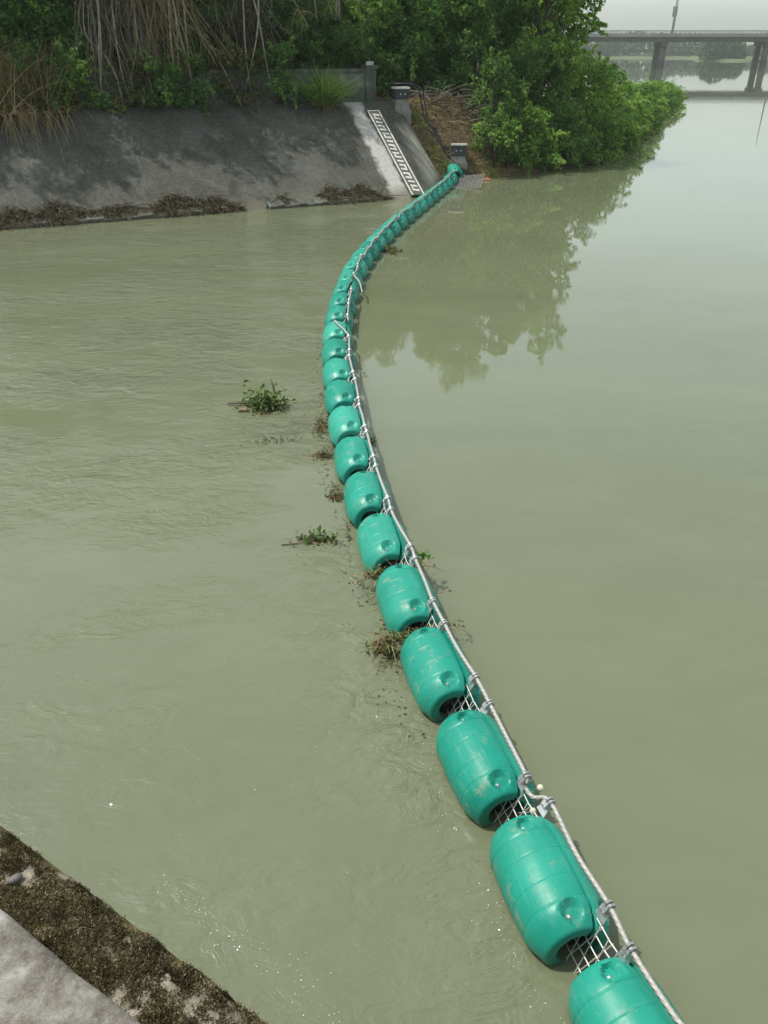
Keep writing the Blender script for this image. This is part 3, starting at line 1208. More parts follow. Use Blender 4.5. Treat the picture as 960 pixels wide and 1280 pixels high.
def make_shrub(x, y, hgt, rad, mat, label, leaf=.16, nclump=26, per=150, z=None, name='shrub', group='shrubs on the river bank', cat='shrub', asp=.5, stems=True, flat=.75):
    z0 = (ground(x, y) if z is None else z) - .1
    root = empty(name, (x, y, z0))
    tag(root, label, cat, group)
    clumps, mb = [], MB()
    for i in range(nclump):
        t = rng.uniform(.12, 1.0)
        a = rng.uniform(0, 2 * math.pi)
        rr = rad * math.sqrt(max(.05, 1 - (t - .25) ** 2 * 1.55)) * rng.uniform(.2, 1.0)
        c = (rr * math.cos(a), rr * math.sin(a), hgt * t)
        clumps.append((c, rng.uniform(.5, 1.1) * rad * .34))
        if i % 2 == 0:
            mb.tube([(rng.uniform(-.15, .15), rng.uniform(-.15, .15), -.05), (c[0] * .4, c[1] * .4, c[2] * .55), c], [.03, .02, .006], 5)
    mb.build('stem', M['bark'], root, True)
    P, T = crown_points(clumps, per, flat)
    if z is None:
        # keep foliage out of the ground
        g = land(P[:, :2] + np.array([x, y])) - z0
        P[:, 2] = np.maximum(P[:, 2], np.maximum(g, -z0) + .03)
    link_mesh('foliage', np_mesh('foliage', *leaves(P, leaf, .5, asp, tint=T)), M[mat], root)
    return root


def on_crest(u, v):
    p = B0 + u * D + v * NB
    return float(p[0]), float(p[1])


# ------------------------------------------------------------------ trees behind the concrete bank (left) and along the river (right)
def crest_tree(u, v):
    p = B0 + u * D + v * NB
    return float(p[0]), float(p[1])


TREES = [  # x, y, height, radius, material, leaf, label
    (*crest_tree(-17.5, 9.0), 9.0, 4.0, 'leaf_dark', .24, 'dark green tree behind the dry reed clump'),
    (*crest_tree(-13.2, 9.2), 9.0, 3.7, 'leaf_mid', .24, 'green tree above the gap between dry reeds and dead stems'),
    (*crest_tree(-9.4, 9.0), 9.2, 3.8, 'leaf_dark', .24, 'tall dark tree behind the curtain of dead stems'),
    (*crest_tree(-5.8, 9.4), 8.8, 3.5, 'leaf_mid', .24, 'green tree behind the long bent pale cane'),
    (*crest_tree(-2.4, 9.6), 8.8, 3.2, 'leaf_dark', .24, 'shady dark tree behind the bright grass tussock'),
    (1.0, 44.2, 7.3, 3.2, 'leaf_mid', .25, 'shady dark tree behind the upper anchor block'),
    (4.3, 45.0, 8.6, 2.8, 'leaf_mid', .27, 'tall green tree above the twiggy soil bank'),
    (7.2, 45.3, 8.7, 2.4, 'leaf_light', .28, 'tall light green tree leaning over the water by the shore shrubs'),
    (9.3, 48.5, 7.6, 2.0, 'leaf_light', .27, 'green tree with ragged crown standing out against the pale sky'),
]
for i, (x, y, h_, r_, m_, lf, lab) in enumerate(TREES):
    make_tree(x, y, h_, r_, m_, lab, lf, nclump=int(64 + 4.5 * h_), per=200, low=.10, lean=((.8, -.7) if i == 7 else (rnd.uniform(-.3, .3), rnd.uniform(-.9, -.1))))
# second row that closes the wood behind
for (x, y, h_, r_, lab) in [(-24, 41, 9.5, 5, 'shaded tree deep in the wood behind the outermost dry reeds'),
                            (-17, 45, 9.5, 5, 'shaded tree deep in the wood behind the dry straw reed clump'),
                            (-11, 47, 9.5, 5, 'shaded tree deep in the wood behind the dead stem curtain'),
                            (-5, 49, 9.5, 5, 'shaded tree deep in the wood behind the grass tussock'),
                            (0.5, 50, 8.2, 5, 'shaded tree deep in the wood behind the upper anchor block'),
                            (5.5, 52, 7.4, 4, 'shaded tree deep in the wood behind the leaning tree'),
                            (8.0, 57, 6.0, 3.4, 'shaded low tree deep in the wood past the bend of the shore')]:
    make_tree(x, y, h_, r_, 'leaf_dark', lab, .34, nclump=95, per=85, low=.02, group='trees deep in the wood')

SHRUBS = [  # x, y, height, radius, material, label
    (5.6, 39.4, 1.9, 1.25, 'leaf_mid', 'leafy green shrub beside the orange soil at the water edge'),
    (5.0, 40.6, 3.0, 1.4, 'leaf_dark', 'dark shrub behind the lower anchor block'),
    (7.1, 40.9, 2.3, 1.45, 'leaf_light', 'pale green shrub hanging over the water past the mesh panel'),
    (6.6, 42.6, 4.4, 1.8, 'leaf_mid', 'tall shrub under the light green leaning tree'),
    (8.7, 42.2, 2.4, 1.5, 'leaf_dark', 'dark shrub dipping to the water below the leaning tree'),
    (9.0, 44.3, 4.6, 1.8, 'leaf_light', 'tall light green shrub behind the dark dipping shrub'),
    (10.5, 44.0, 2.8, 1.6, 'leaf_mid', 'rounded shrub at the corner where the shore bends away'),
    (11.4, 47.0, 4.0, 1.7, 'leaf_light', 'bright shrub just past the bend of the shore'),
    (12.9, 50.0, 3.0, 1.7, 'leaf_mid', 'shrub next past the bright shrub at the bend'),
    (12.6, 54.0, 3.6, 1.9, 'leaf_dark', 'dark shrub set back above the calm water'),
    (14.7, 54.5, 2.6, 1.8, 'leaf_light', 'light green shrub leaning out over the calm water'),
    (15.2, 59.5, 2.9, 1.9, 'leaf_mid', 'broad shrub behind the light leaning shrub'),
    (16.8, 60.0, 2.0, 1.8, 'leaf_dark', 'dark shrub next after the light leaning shrub'),
    (18.6, 66.5, 2.2, 2.1, 'leaf_mid', 'wide low shrub halfway along the far shore stretch'),
    (21.6, 74.0, 2.0, 2.2, 'leaf_light', 'yellowish shrub on the far shore stretch'),
    (24.6, 82.0, 1.7, 2.3, 'leaf_dark', 'low dark shrub next after the yellowish shrub'),
    (28.2, 92.0, 1.4, 2.5, 'leaf_mid', 'broad low shrub before the shore tip'),
    (32.2, 103.0, 1.0, 2.4, 'leaf_mid', 'last low shrub on the tip of the wooded shore'),
    (3.4, 42.3, 2.6, 1.5, 'leaf_dark', 'dark shrub at the top of the twiggy soil bank'),
    (1.2, 42.4, 2.8, 1.5, 'leaf_dark', 'dark shrub behind the upper anchor block'),
    (-1.2, 41.4, 3.2, 1.6, 'leaf_dark', 'dark shrub behind the parapet end post'),
    (2.6, 45.2, 3.4, 2.0, 'leaf_dark', 'shaded shrub between two trunks above the soil bank'),
    (-.6, 45.0, 3.6, 2.2, 'leaf_dark', 'shaded shrub in the dark hollow behind the parapet end'),
    (5.4, 46.0, 3.6, 2.0, 'leaf_dark', 'shaded shrub behind the broken stump'),
]
# a hedge of low growth that trails into the water, from the orange soil to the shore tip
_sh = SHORE[7:14]
_sl = np.concatenate([[0], np.cumsum(np.linalg.norm(np.diff(_sh, axis=0), axis=1))])
_pos, _q = .9, 0
while _pos < _sl[-1] - 3:
    _p = np.array([np.interp(_pos, _sl, _sh[:, 0]), np.interp(_pos, _sl, _sh[:, 1])])
    _r = (.85 + _pos * .020) * rnd.uniform(.75, 1.25)
    _e = np.array([np.interp(_pos + .5, _sl, _sh[:, 0]), np.interp(_pos + .5, _sl, _sh[:, 1])]) - _p
    _n = np.array([-_e[1], _e[0]]) / np.linalg.norm(_e)
    _p = _p + _n * _r * .55
    SHRUBS.append((float(_p[0]), float(_p[1]), max(.7, 1.5 - _pos * .011) * rnd.uniform(.6, 1.75), _r, rnd.choice(['leaf_dark', 'leaf_mid', 'leaf_mid', 'leaf_light']),
                   'low waterside shrub, ' + ORD[_q] + ' along the shore from the orange soil mound'))
    _pos += _r * 1.75; _q += 1
SHRUBS += [(-14, 52, 5.5, 3.2, 'leaf_dark', 'deep undergrowth bush furthest behind the dry reeds'), (-8, 53.5, 5.5, 3.2, 'leaf_dark', 'deep undergrowth bush furthest behind the dead stems'),
           (-3, 54, 5.5, 3.2, 'leaf_dark', 'deep undergrowth bush furthest behind the grass tussock'), (1.5, 55, 5.5, 3.2, 'leaf_dark', 'deep undergrowth bush furthest behind the upper anchor block'),
           (6, 57, 5, 3.2, 'leaf_dark', 'deep undergrowth bush furthest behind the leaning tree'), (-3.2, 46.0, 6.0, 2.4, 'leaf_dark', 'tall dark bush in the gap behind the parapet end post')]
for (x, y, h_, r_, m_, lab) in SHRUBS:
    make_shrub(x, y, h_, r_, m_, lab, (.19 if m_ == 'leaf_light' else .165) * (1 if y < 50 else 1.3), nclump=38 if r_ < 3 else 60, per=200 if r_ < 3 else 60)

# growth on the crest of the concrete bank
for (u, v, h_, r_, m_, lab) in [
    (-15.6, 7.6, 4.4, 1.9, 'leaf_mid', 'green shrub behind the outermost dry reed clump'),
    (-13.4, 7.6, 4.6, 1.8, 'leaf_dark', 'dark shrub behind the dry straw reed clump on the crest'),
    (-11.0, 7.4, 4.4, 1.6, 'leaf_mid', 'green shrub between the dry reeds and the dead stems'),
    (-9.2, 7.6, 3.6, 1.7, 'leaf_dark', 'dark vine covered shrub behind the dead stems'),
    (-7.3, 7.5, 4.2, 1.6, 'leaf_dark', 'shaded green shrub behind the middle of the dead stem curtain'),
    (-5.4, 7.2, 4.2, 1.6, 'leaf_mid', 'green shrub with hanging vines beside the long pale cane'),
    (-3.8, 6.9, 3.6, 1.4, 'leaf_olive', 'olive twiggy shrub on the crest beside the grass tussock'),
    (-2.2, 7.5, 4.4, 1.6, 'leaf_dark', 'dark shrub directly behind the grass tussock'),
    (-.6, 8.0, 4.0, 1.6, 'leaf_dark', 'dark shrub between grass tussock and parapet end post'),
]:
    x, y = on_crest(u, v)
    make_shrub(x, y, h_, r_, m_, lab, .16, nclump=46, per=190, z=3.0)
# trailing growth that spills over the parapet
for (u, v, h_, r_, m_, lab) in [
    (-11.2, 5.8, 2.0, 1.2, 'leaf_mid', 'low green creeper spilling over the parapet beside the dry reeds'),
    (-9.0, 5.9, 1.7, 1.1, 'leaf_olive', 'olive creeper spilling over the parapet under the dead stems'),
    (-6.6, 5.9, 1.8, 1.1, 'leaf_dark', 'dark creeper spilling over the parapet at the edge of the dead stems'),
    (-4.9, 5.75, 2.1, 1.2, 'leaf_olive', 'olive creeper spilling over the parapet by the long pale cane'),
    (-7.8, 5.8, 1.9, 1.2, 'leaf_mid', 'green creeper spilling over the parapet below the straw coloured stems'),
    (-12.6, 5.7, 2.0, 1.2, 'leaf_dark', 'dark creeper tangled in the brownish reed clump'),
    (-3.1, 5.75, 2.2, 1.2, 'leaf_mid', 'green creeper spilling over the parapet beside the grass tussock'),
]:
    x, y = on_crest(u, v)
    make_shrub(x, y, h_, r_, m_, lab, .15, nclump=44, per=260, z=3.0, name='creeper', cat='creeper', group='creepers over the parapet')


def blade_plant(name, label, cat, x, y, z, parts, group=None):
    root = empty(name, (x, y, z))
    tag(root, label, cat, group)
    for pname, mat, arr in parts:
        link_mesh(pname, np_mesh(pname, *arr), M[mat], root)
    return root


def tuft(n, spread, rad_dir, up, l0, l1, w, droop, bias=(0, 0, 0), seg=6):
    base = rng.normal(size=(n, 3)) * np.array([spread, spread, .02])
    base[:, 2] = np.abs(base[:, 2])
    d = rng.normal(size=(n, 3)) * np.array([rad_dir, rad_dir, .15]) + np.array([0, 0, up]) + np.array(bias)
    return blades(base, d, rng.uniform(l0, l1, n), np.full(n, w), rng.uniform(droop * .5, droop * 1.4, n), seg)


outw = Vector((-NB[0], -NB[1], 0))
# bright grass tussock
x, y = on_crest(-1.35, 5.35)
blade_plant('grass_tussock', 'bright green grass tussock growing at the top of the concrete slope', 'grass clump', x, y, 2.98,
            [('blades', 'grassgreen', tuft(620, .16, .55, 1.0, 1.1, 2.5, .045, .42, (-NB[0] * .12, -NB[1] * .12, 0))),
             ('dry_blades', 'straw', tuft(110, .2, .9, .35, .6, 1.5, .03, .8, (-NB[0] * .4, -NB[1] * .4, 0)))])
# dry reed clumps on the left
for (u, v, z, n, s, lab) in [(-13.5, 5.75, 3.0, 520, .55, 'dry straw coloured reed clump drooping over the slope by the dark shrub'),
                             (-12.2, 5.9, 3.0, 330, .42, 'brownish reed clump with feathery tops next to the dry straw clump'),
                             (-15.6, 5.9, 3.0, 380, .6, 'dry reed clump at the end of the crest away from the gauge')]:
    x, y = on_crest(u, v)
    blade_plant('dry_reed', lab, 'reed clump', x, y, z,
                [('stems', 'straw', tuft(n, s, .32, 1.0, 1.8, 3.6, .035, .35, (-NB[0] * .16, -NB[1] * .16, 0))),
                 ('hanging_blades', 'straw', tuft(n, s, .6, .5, 1.2, 2.4, .04, 1.1, (-NB[0] * .55, -NB[1] * .55, 0)))], 'dry reeds on the crest')


# curtain of dead stems hanging from the trees over the crest
def dead_curtain(u0, u1, n, ztop, zbot, lab, vtop=7.0, vbot=5.6, mat='deadstem', wid=.035, wander=.45):
    c = on_crest((u0 + u1) / 2, 6.2)
    seg = 8
    V, F, T = [], [], []
    pts = []
    for i in range(n):
        ut = rng.uniform(u0, u1)
        ub = ut + rng.normal(0, wander)
        zt = ztop + rng.uniform(-.9, .9)
        zb = zbot + rng.uniform(0, 1) ** 1.6 * (zt - zbot) * .8
        vt, vb = vtop + rng.normal(0, .5), vbot + rng.normal(.15, .28)
        ph = rng.uniform(0, 6.28)
        rows = []
        for k in range(seg + 1):
            t = k / seg
            arch = math.sin(math.pi * t) * .35 * rng.uniform(.7, 1.3)
            uu = ut + (ub - ut) * t ** 1.5 + .16 * math.sin(ph + 4 * t) + .05 * math.sin(ph * 3 + 11 * t)
            vv = vt + (vb - vt) * (t ** .6) - arch * .5
            p = B0 + uu * D + vv * NB
            rows.append((p[0] - c[0], p[1] - c[1], zt + (zb - zt) * t - 3.0))
        pts.append(rows)
    A = np.array(pts)
    w = wid * rng.uniform(.4, 1.5, n)
    side = np.array([D[0], D[1], 0])[None, None, :] * w[:, None, None] * np.linspace(1.0, .35, seg + 1)[None, :, None] * .5
    V = np.stack([A - side, A + side + np.array([0, .0, .01])], 2).reshape(-1, 3)
    o = (np.arange(n) * (seg + 1) * 2)[:, None]
    F = np.stack([np.concatenate([o + 2 * i, o + 2 * i + 1, o + 2 * i + 3, o + 2 * i + 2], 1) for i in range(seg)], 1).reshape(-1, 4)
    T = np.repeat(rng.uniform(0, 1, n) ** 1.3, seg)
    root = empty('dead_vine', (c[0], c[1], 3.0))
    tag(root, lab, 'vine', 'dead stems hanging over the crest')
    link_mesh('stems', np_mesh('stems', V, F, T), M[mat], root)
    # a few thick pale limbs inside the curtain
    mb = MB()
    for i in range(max(3, n // 45)):
        ut = rng.uniform(u0 + .2, u1 - .2); ub = ut + rng.normal(0, .5)
        pp = []
        for k in range(9):
            t = k / 8
            p = B0 + (ut + (ub - ut) * t + .14 * math.sin(4 * t + i)) * D + (6.6 - 1.1 * t ** .6 - .3 * math.sin(3 * t)) * NB
            pp.append((p[0] - c[0], p[1] - c[1], ztop - 3.0 + (zbot + rng.uniform(-.05, .05) - ztop) * t))
        mb.tube(pp, [.045 - .028 * k / 8 for k in range(9)], 6)
    mb.build('limb', M['pale_stem'], root, True)


M['pale_stem'] = simple('pale_stem', (.16, .14, .105), (.34, .31, .24), .8, 6)
dead_curtain(-10.3, -8.3, 170, 8.0, 3.5, 'ragged curtain of brown dead stems hanging beside the green creeper', 7.2, 5.5, wander=.9)
dead_curtain(-8.6, -6.6, 190, 8.6, 3.9, 'thicker curtain of straw coloured dead stems hanging over the crest', 7.4, 5.5, mat='straw', wander=.8)
dead_curtain(-5.7, -3.3, 90, 7.6, 3.6, 'thin dead vines on the olive shrub by the grass tussock', 7.2, 5.9, wid=.03, wander=1.0)
dead_curtain(-2.6, .4, 120, 9.2, 6.0, 'dead brown fronds hanging high above the parapet end', 7.6, 6.4, wid=.04, wander=.8)


# long pale cane that has fallen across the crest
def cane(name, lab, pts, r):
    o0 = Vector(pts[0])
    root = empty(name, o0)
    tag(root, lab, 'cane')
    P = catmull([np.array(p) for p in pts], 5)
    MB().tube([Vector(p) - o0 for p in P], [r * (1 - .6 * i / len(P)) for i in range(len(P))], 6).build('stalk', M['pale_stem'], root, True)
    k = len(P) // 2
    base = np.repeat(P[k:k + 3] - np.array(o0), 8, axis=0)
    link_mesh('dry_leaf', np_mesh('dry_leaf', *blades(base, rng.normal(size=(len(base), 3)) + np.array([0, -.5, -.8]), rng.uniform(.3, .9, len(base)), np.full(len(base), .04), np.full(len(base), .6))), M['straw'], root)


def cp(u, v, z):
    p = B0 + u * D + v * NB
    return (p[0], p[1], z)


cane('fallen_cane', 'long bent pale cane leaning over the crest between dead stems and olive shrub', [cp(-4.9, 5.35, 3.05), cp(-5.4, 5.6, 4.3), cp(-6.1, 5.9, 5.5), cp(-6.7, 6.3, 5.9)], .035)
cane('fallen_cane', 'forked pale cane standing in front of the dead stem curtain', [cp(-9.5, 5.5, 2.95), cp(-9.55, 5.6, 4.0), cp(-9.9, 5.8, 4.9), cp(-10.4, 5.9, 5.5), cp(-10.2, 6.2, 6.7)], .05)
cane('fallen_cane', 'small arched pale cane above the grass tussock', [cp(-2.7, 6.2, 6.7), cp(-2.3, 6.1, 6.75), cp(-1.9, 6.0, 6.2), cp(-1.7, 6.0, 5.7)], .03)


# matted roots and drift along the foot of the slope
def root_mat(u0, u1, n, lab, hgt=.42):
    uc = (u0 + u1) / 2
    c = slope_pt(uc, .1)
    root = empty('root_mat', (c.x, c.y, 0))
    tag(root, lab, 'root mat', 'root mats along the waterline')
    u = rng.uniform(u0, u1, n)
    env = np.clip(np.minimum(u - u0, u1 - u) / .8, .15, 1) * (.65 + .35 * np.sin(u * 2.3) * np.cos(u * 1.1 + 1))
    v = rng.uniform(-.30, .85, n) * env
    z = np.maximum(v, 0) * RISE + rng.uniform(.0, .22, n) * env
    base = np.stack([B0[0] + u * D[0] + v * NB[0] - c.x, B0[1] + u * D[1] + v * NB[1] - c.y, z], 1)
    d = rng.normal(size=(n, 3)) * np.array([1, 1, .35]) + np.array([-NB[0] * .9, -NB[1] * .9, .28])
    arr = blades(base, d, rng.uniform(.25, .75, n) * (hgt / .42), rng.uniform(.015, .035, n), rng.uniform(.3, .9, n), 4)
    V = arr[0]; V[:, 2] = np.maximum(V[:, 2], -.05)
    link_mesh('roots', np_mesh('roots', *arr), M['wetroot'], root)['kind'] = 'stuff'
    # twiggy drift lying along the edge
    mb = MB()
    for i in range(int((u1 - u0) * 4)):
        uu = rng.uniform(u0, u1); p = slope_pt(uu, rng.uniform(0, .5), .08)
        q = p + Vector((rng.normal() * .5, rng.normal() * .25, rng.uniform(-.05, .12)))
        mb.tube([p - Vector((c.x, c.y, 0)), (p + q) / 2 - Vector((c.x, c.y, -.04)), q - Vector((c.x, c.y, 0))], [.018, .014, .006], 5)
    mb.build('twigs', M['bark'], root, True)['kind'] = 'stuff'


root_mat(-15.2, -6.7, 7600, 'long brown root mat at the foot of the slope below the dead stems', .42)
root_mat(-5.7, -4.2, 900, 'small brown root mat between the long mat and the one by the gauge', .34)
root_mat(-3.9, -.85, 2600, 'brown root mat at the foot of the slope beside the pale strip', .36)

# dry grass and twigs on the soil bank
def bank_litter():
    n = 11000
    P = np.stack([rng.uniform(1.0, 6.2, n), rng.uniform(36.8, 42.2, n)], 1)
    s = shore_dist(P)
    u = (P - B0) @ D
    keep = (s > .05) & (s < 4.3) & (u > 2.35)
    # clear of the concrete
    P = P[keep]
    z = land(P)
    base = np.concatenate([P, z[:, None]], 1)
    m = len(P)
    d = rng.normal(size=(m, 3)) * np.array([1, 1, .3]) + np.array([.35, -.45, .35])
    arr = blades(base, d, rng.uniform(.15, .55, m), rng.uniform(.012, .04, m), rng.uniform(.2, .9, m), 3)
    o = link_mesh('dry_grass', np_mesh('dry_grass', *arr), M['straw'])
    tag(o, 'dry straw and dead grass lying on the soil bank', 'grass', kind='stuff')
    # green tufts
    n = 900
    c0 = np.array([(2.2, 38.0), (2.6, 37.55), (1.5, 38.9), (4.9, 38.3)])
    Q = c0[rng.integers(0, 4, n)] + rng.normal(size=(n, 2)) * .28
    Q = Q[shore_dist(Q) > .05]
    base = np.concatenate([Q, land(Q)[:, None]], 1)
    m = len(Q)
    arr = blades(base, rng.normal(size=(m, 3)) * .5 + np.array([0, -.2, 1.]), rng.uniform(.15, .4, m), np.full(m, .03), rng.uniform(.2, .7, m), 3)
    o = link_mesh('green_grass', np_mesh('green_grass', *arr), M['grassgreen'])
    tag(o, 'short green grass sprouting on the soil bank', 'grass', kind='stuff')
    # brush pile of bare twigs under the trees
    root = empty('brush_pile', (3.4, 40.6, ground(3.4, 40.6)))
    tag(root, 'pile of bare brown twigs on the bank above the lower anchor block', 'brush pile')
    mb = MB()
    for i in range(150):
        x, y = 3.1 + rng.normal() * 1.15, 40.5 + rng.normal() * .8
        z = ground(x, y)
        a = rng.uniform(0, 6.28); l = rng.uniform(.4, 1.5)
        p = Vector((x, y, z + rng.uniform(0, .3)))
        q = p + Vector((math.cos(a) * l, math.sin(a) * l, rng.uniform(-.25, .5)))
        o0 = root.location
        mb.tube([p - o0, (p + q) / 2 - o0 + Vector((0, 0, rng.uniform(0, .12))), q - o0], [.018, .013, .005], 4)
    mb.build('twigs', M['pale_stem'], root, True)['kind'] = 'stuff'


bank_litter()


# broken stump and leaning sticks
def stump(x, y, h_, r_, lab, lean):
    z = ground(x, y) - .1
    root = empty('tree_stump', (x, y, z))
    tag(root, lab, 'stump')
    pts = [(lean[0] * t, lean[1] * t, h_ * t) for t in (0, .3, .7, 1)]
    MB().tube(pts, [r_ * 1.3, r_, r_ * .85, r_ * .6], 8).build('trunk', M['bark'], root, True)
    MB().tube([(lean[0] * .82, lean[1] * .82 - r_ * .55, h_ * .80), (lean[0] * 1.05, lean[1] * 1.05 - r_ * .2, h_ * 1.12)], [r_ * .7, r_ * .3], 6).build('broken_top', M['pale_stem'], root, True)


stump(4.3, 42.6, 1.5, .13, 'broken pale topped stump at the edge of the dark wood', (.1, -.1))
stump(4.35, 38.75, 1.3, .035, 'thin leaning bare stick beside the lower anchor block', (.35, .15))

# orange soil at the water edge
mb = MB()
q = []
for i in range(14):
    a = 2 * math.pi * i / 14
    q.append((4.55 + .26 * math.cos(a) * (1 + .25 * math.sin(3 * a)), 37.6 + .2 * math.sin(a), .02))
mb.add([(4.55, 37.62, .13)] + q, [(0, 1 + i, 1 + (i + 1) % 14) for i in range(14)])
M['red_soil'] = simple('red_soil', (.16, .065, .03), (.26, .11, .05), .9, 9, bs=.6)
tag(mb.build('soil_mound', M['red_soil'], None, True), 'small mound of orange soil at the water edge beside the mesh panel', 'mound')


# ------------------------------------------------------------------ floating weed and debris
def weed(x, y, lab, rad=.2, n=60, leaf=.07, straw=40, mat='leaf_mid', hgt=.12, cat='water weed', elong=(1, 1), rz=0, z=0.0, brown=10):
    root = empty('floating_weed', (x, y, z), rz)
    tag(root, lab, cat, 'weed caught along the boom')
    P = rng.normal(size=(n, 3)) * np.array([rad * elong[0] * .5, rad * elong[1] * .5, hgt * .4])
    P[:, 2] = np.abs(P[:, 2]) + .015
    link_mesh('leaves', np_mesh('leaves', *leaves(P, leaf, .7, .6)), M[mat], root)
    if straw:
        b = rng.normal(size=(straw, 3)) * np.array([rad * elong[0] * .6, rad * elong[1] * .6, .012]); b[:, 2] = np.abs(b[:, 2]) + .008
        d = rng.normal(size=(straw, 3)) * np.array([1, 1, .22])
        arr = blades(b, d, rng.uniform(.08, .28, straw) * (rad / .2) ** .5, np.full(straw, .009), np.full(straw, .15), 3)
        link_mesh('stalks', np_mesh('stalks', *arr), M['straw'], root)
    if brown:
        b = rng.normal(size=(brown * 6, 3)) * np.array([rad * elong[0] * .6, rad * elong[1] * .6, .006]); b[:, 2] = np.abs(b[:, 2]) + .006
        link_mesh('rotten_leaves', np_mesh('rotten_leaves', *leaves(b, leaf * .75, 2.0, .6)), M['wetroot'], root)
    return root


w0 = weed(-1.93, 11.85, 'drifting raft of green water weed with a brown board, away from the boom', .27, 300, .09, 90, 'weed_green', .30, elong=(1.2, .8), brown=30)
MB().box((-.28, -.10, .02), (.24, .15, .04), Matrix.Rotation(R(8), 3, 'Z')).build('board', M['litter_brown'], w0)
MB().tube([(.10, .62, -.05), (.06, .63, .16), (.02, .60, .30)], [.02, .018, .012], 6).build('stick', M['pale_stem'], w0, True)
MB().tube([(-.62, .12, .03), (-.3, .08, .06), (.05, .05, .05)], [.014, .018, .01], 6).build('stick', M['bark'], w0, True)
w1 = weed(-.78, 7.85, 'floating weed sprig with one upright leaf trailing from a float on the current side', .17, 60, .07, 40, 'weed_green', .12, elong=(1.5, .6))
w1b = MB().tube([(-.42, -.10, .01), (-.15, -.06, .02), (.05, 0, .02)], .008, 5).build('stalk', M['grass_stalk'] if 'grass_stalk' in M else M['litter_brown'], w1, True)
V, F, T = leaves(np.array([[.02, .10, .11]]), .13, .3, .6)
link_mesh('upright_leaf', np_mesh('upright_leaf', V, F, T), M['leaf_mid'], w1)
p4, t4 = boom_at(1.08 * 3 + .07)
weed(float(p4[0]) - .08, float(p4[1]) - .02, 'straw and weed packed in the gap below a muddy float, spilling to the current side', .22, 80, .06, 260, 'weed_green', .10, elong=(1.5, .22), rz=R(22), brown=30, z=.16)
weed(float(p4[0]) - .38, float(p4[1]) - .02, 'green weed tuft floating beside the straw packed gap', .12, 50, .065, 40, 'weed_green', .10)
p5, t5 = boom_at(1.08 * 4 + .07)
weed(float(p5[0]) - .05, float(p5[1]) - .02, 'weed and twigs wedged in the gap next along from the straw packed gap', .20, 50, .06, 200, 'weed_green', .10, elong=(1.4, .22), rz=R(16), brown=24, z=.16)
pc, _, _ = clamp_pt(4, 1, 6, 0, .1)
weed(pc.x + .06, pc.y, 'leafy sprig hooked on the cable clip beside a wedged gap', .09, 20, .075, 14, 'leaf_mid', .10, z=pc.z - .06, brown=0)
weed(-.95, 11.1, 'brown leaf litter collected against the current side of the boom', .17, 30, .05, 60, 'leaf_olive', .05, elong=(.6, 1.8), brown=30)
weed(-.86, 10.1, 'small litter patch on the current side just past the leaf litter', .13, 24, .05, 40, 'leaf_olive', .04, elong=(1, .8), brown=24)
weed(-.62, 8.9, 'thin scraps of weed beside the boom between litter patch and upright leaf sprig', .10, 16, .05, 26, 'leaf_olive', .04, brown=16)
weed(-.22, 10.55, 'little green sprig caught on the calm side of the boom', .10, 26, .055, 20, 'leaf_mid', .08, brown=4)
weed(.18, 23.3, 'weed tuft caught on the calm side of the boom towards the bank', .28, 80, .10, 50, 'leaf_olive', .2, elong=(.8, 1.3), brown=16)
weed(-1.62, 10.6, 'few drifting dark leaf scraps below the weed raft', .25, 14, .05, 6, 'leaf_olive', .01, elong=(1.6, .5), brown=6)

# small round net floats beside the third float
def net_float(s, dj, dr, lab, r=.028):
    p, T, S, right = frame_at(s)
    c = p + right * dj + Vector((0, 0, dr))
    root = empty('net_float', (c.x, c.y, c.z))
    tag(root, lab, 'small float', 'small round net floats')
    mb = MB()
    n = 8
    mb.tube([(0, 0, r * math.cos(a)) for a in np.linspace(math.pi, 0, n)], [max(.002, r * math.sin(a)) for a in np.linspace(math.pi, 0, n)], 12)
    mb.build('ball', M['buoy_white'], root, True)
    d = (p + S * .1 - c)
    MB().tube([(0, 0, 0), d * .5 + Vector((0, 0, -.01)), d], .003, 4).build('cord', M['wire'], root)


net_float(1.35, .33, .03, 'small pale round net float out on the calm side of the boom')
net_float(1.15, .17, .06, 'small greenish round net float tucked in the gap under the cable bend', .026)


# white flecks: froth by the boom, painted sun glints along the near wall
GLINT_LINE = np.array([(-1.62, 3.50), (-.98, 3.03), (-.55, 2.78), (-.18, 2.33)])


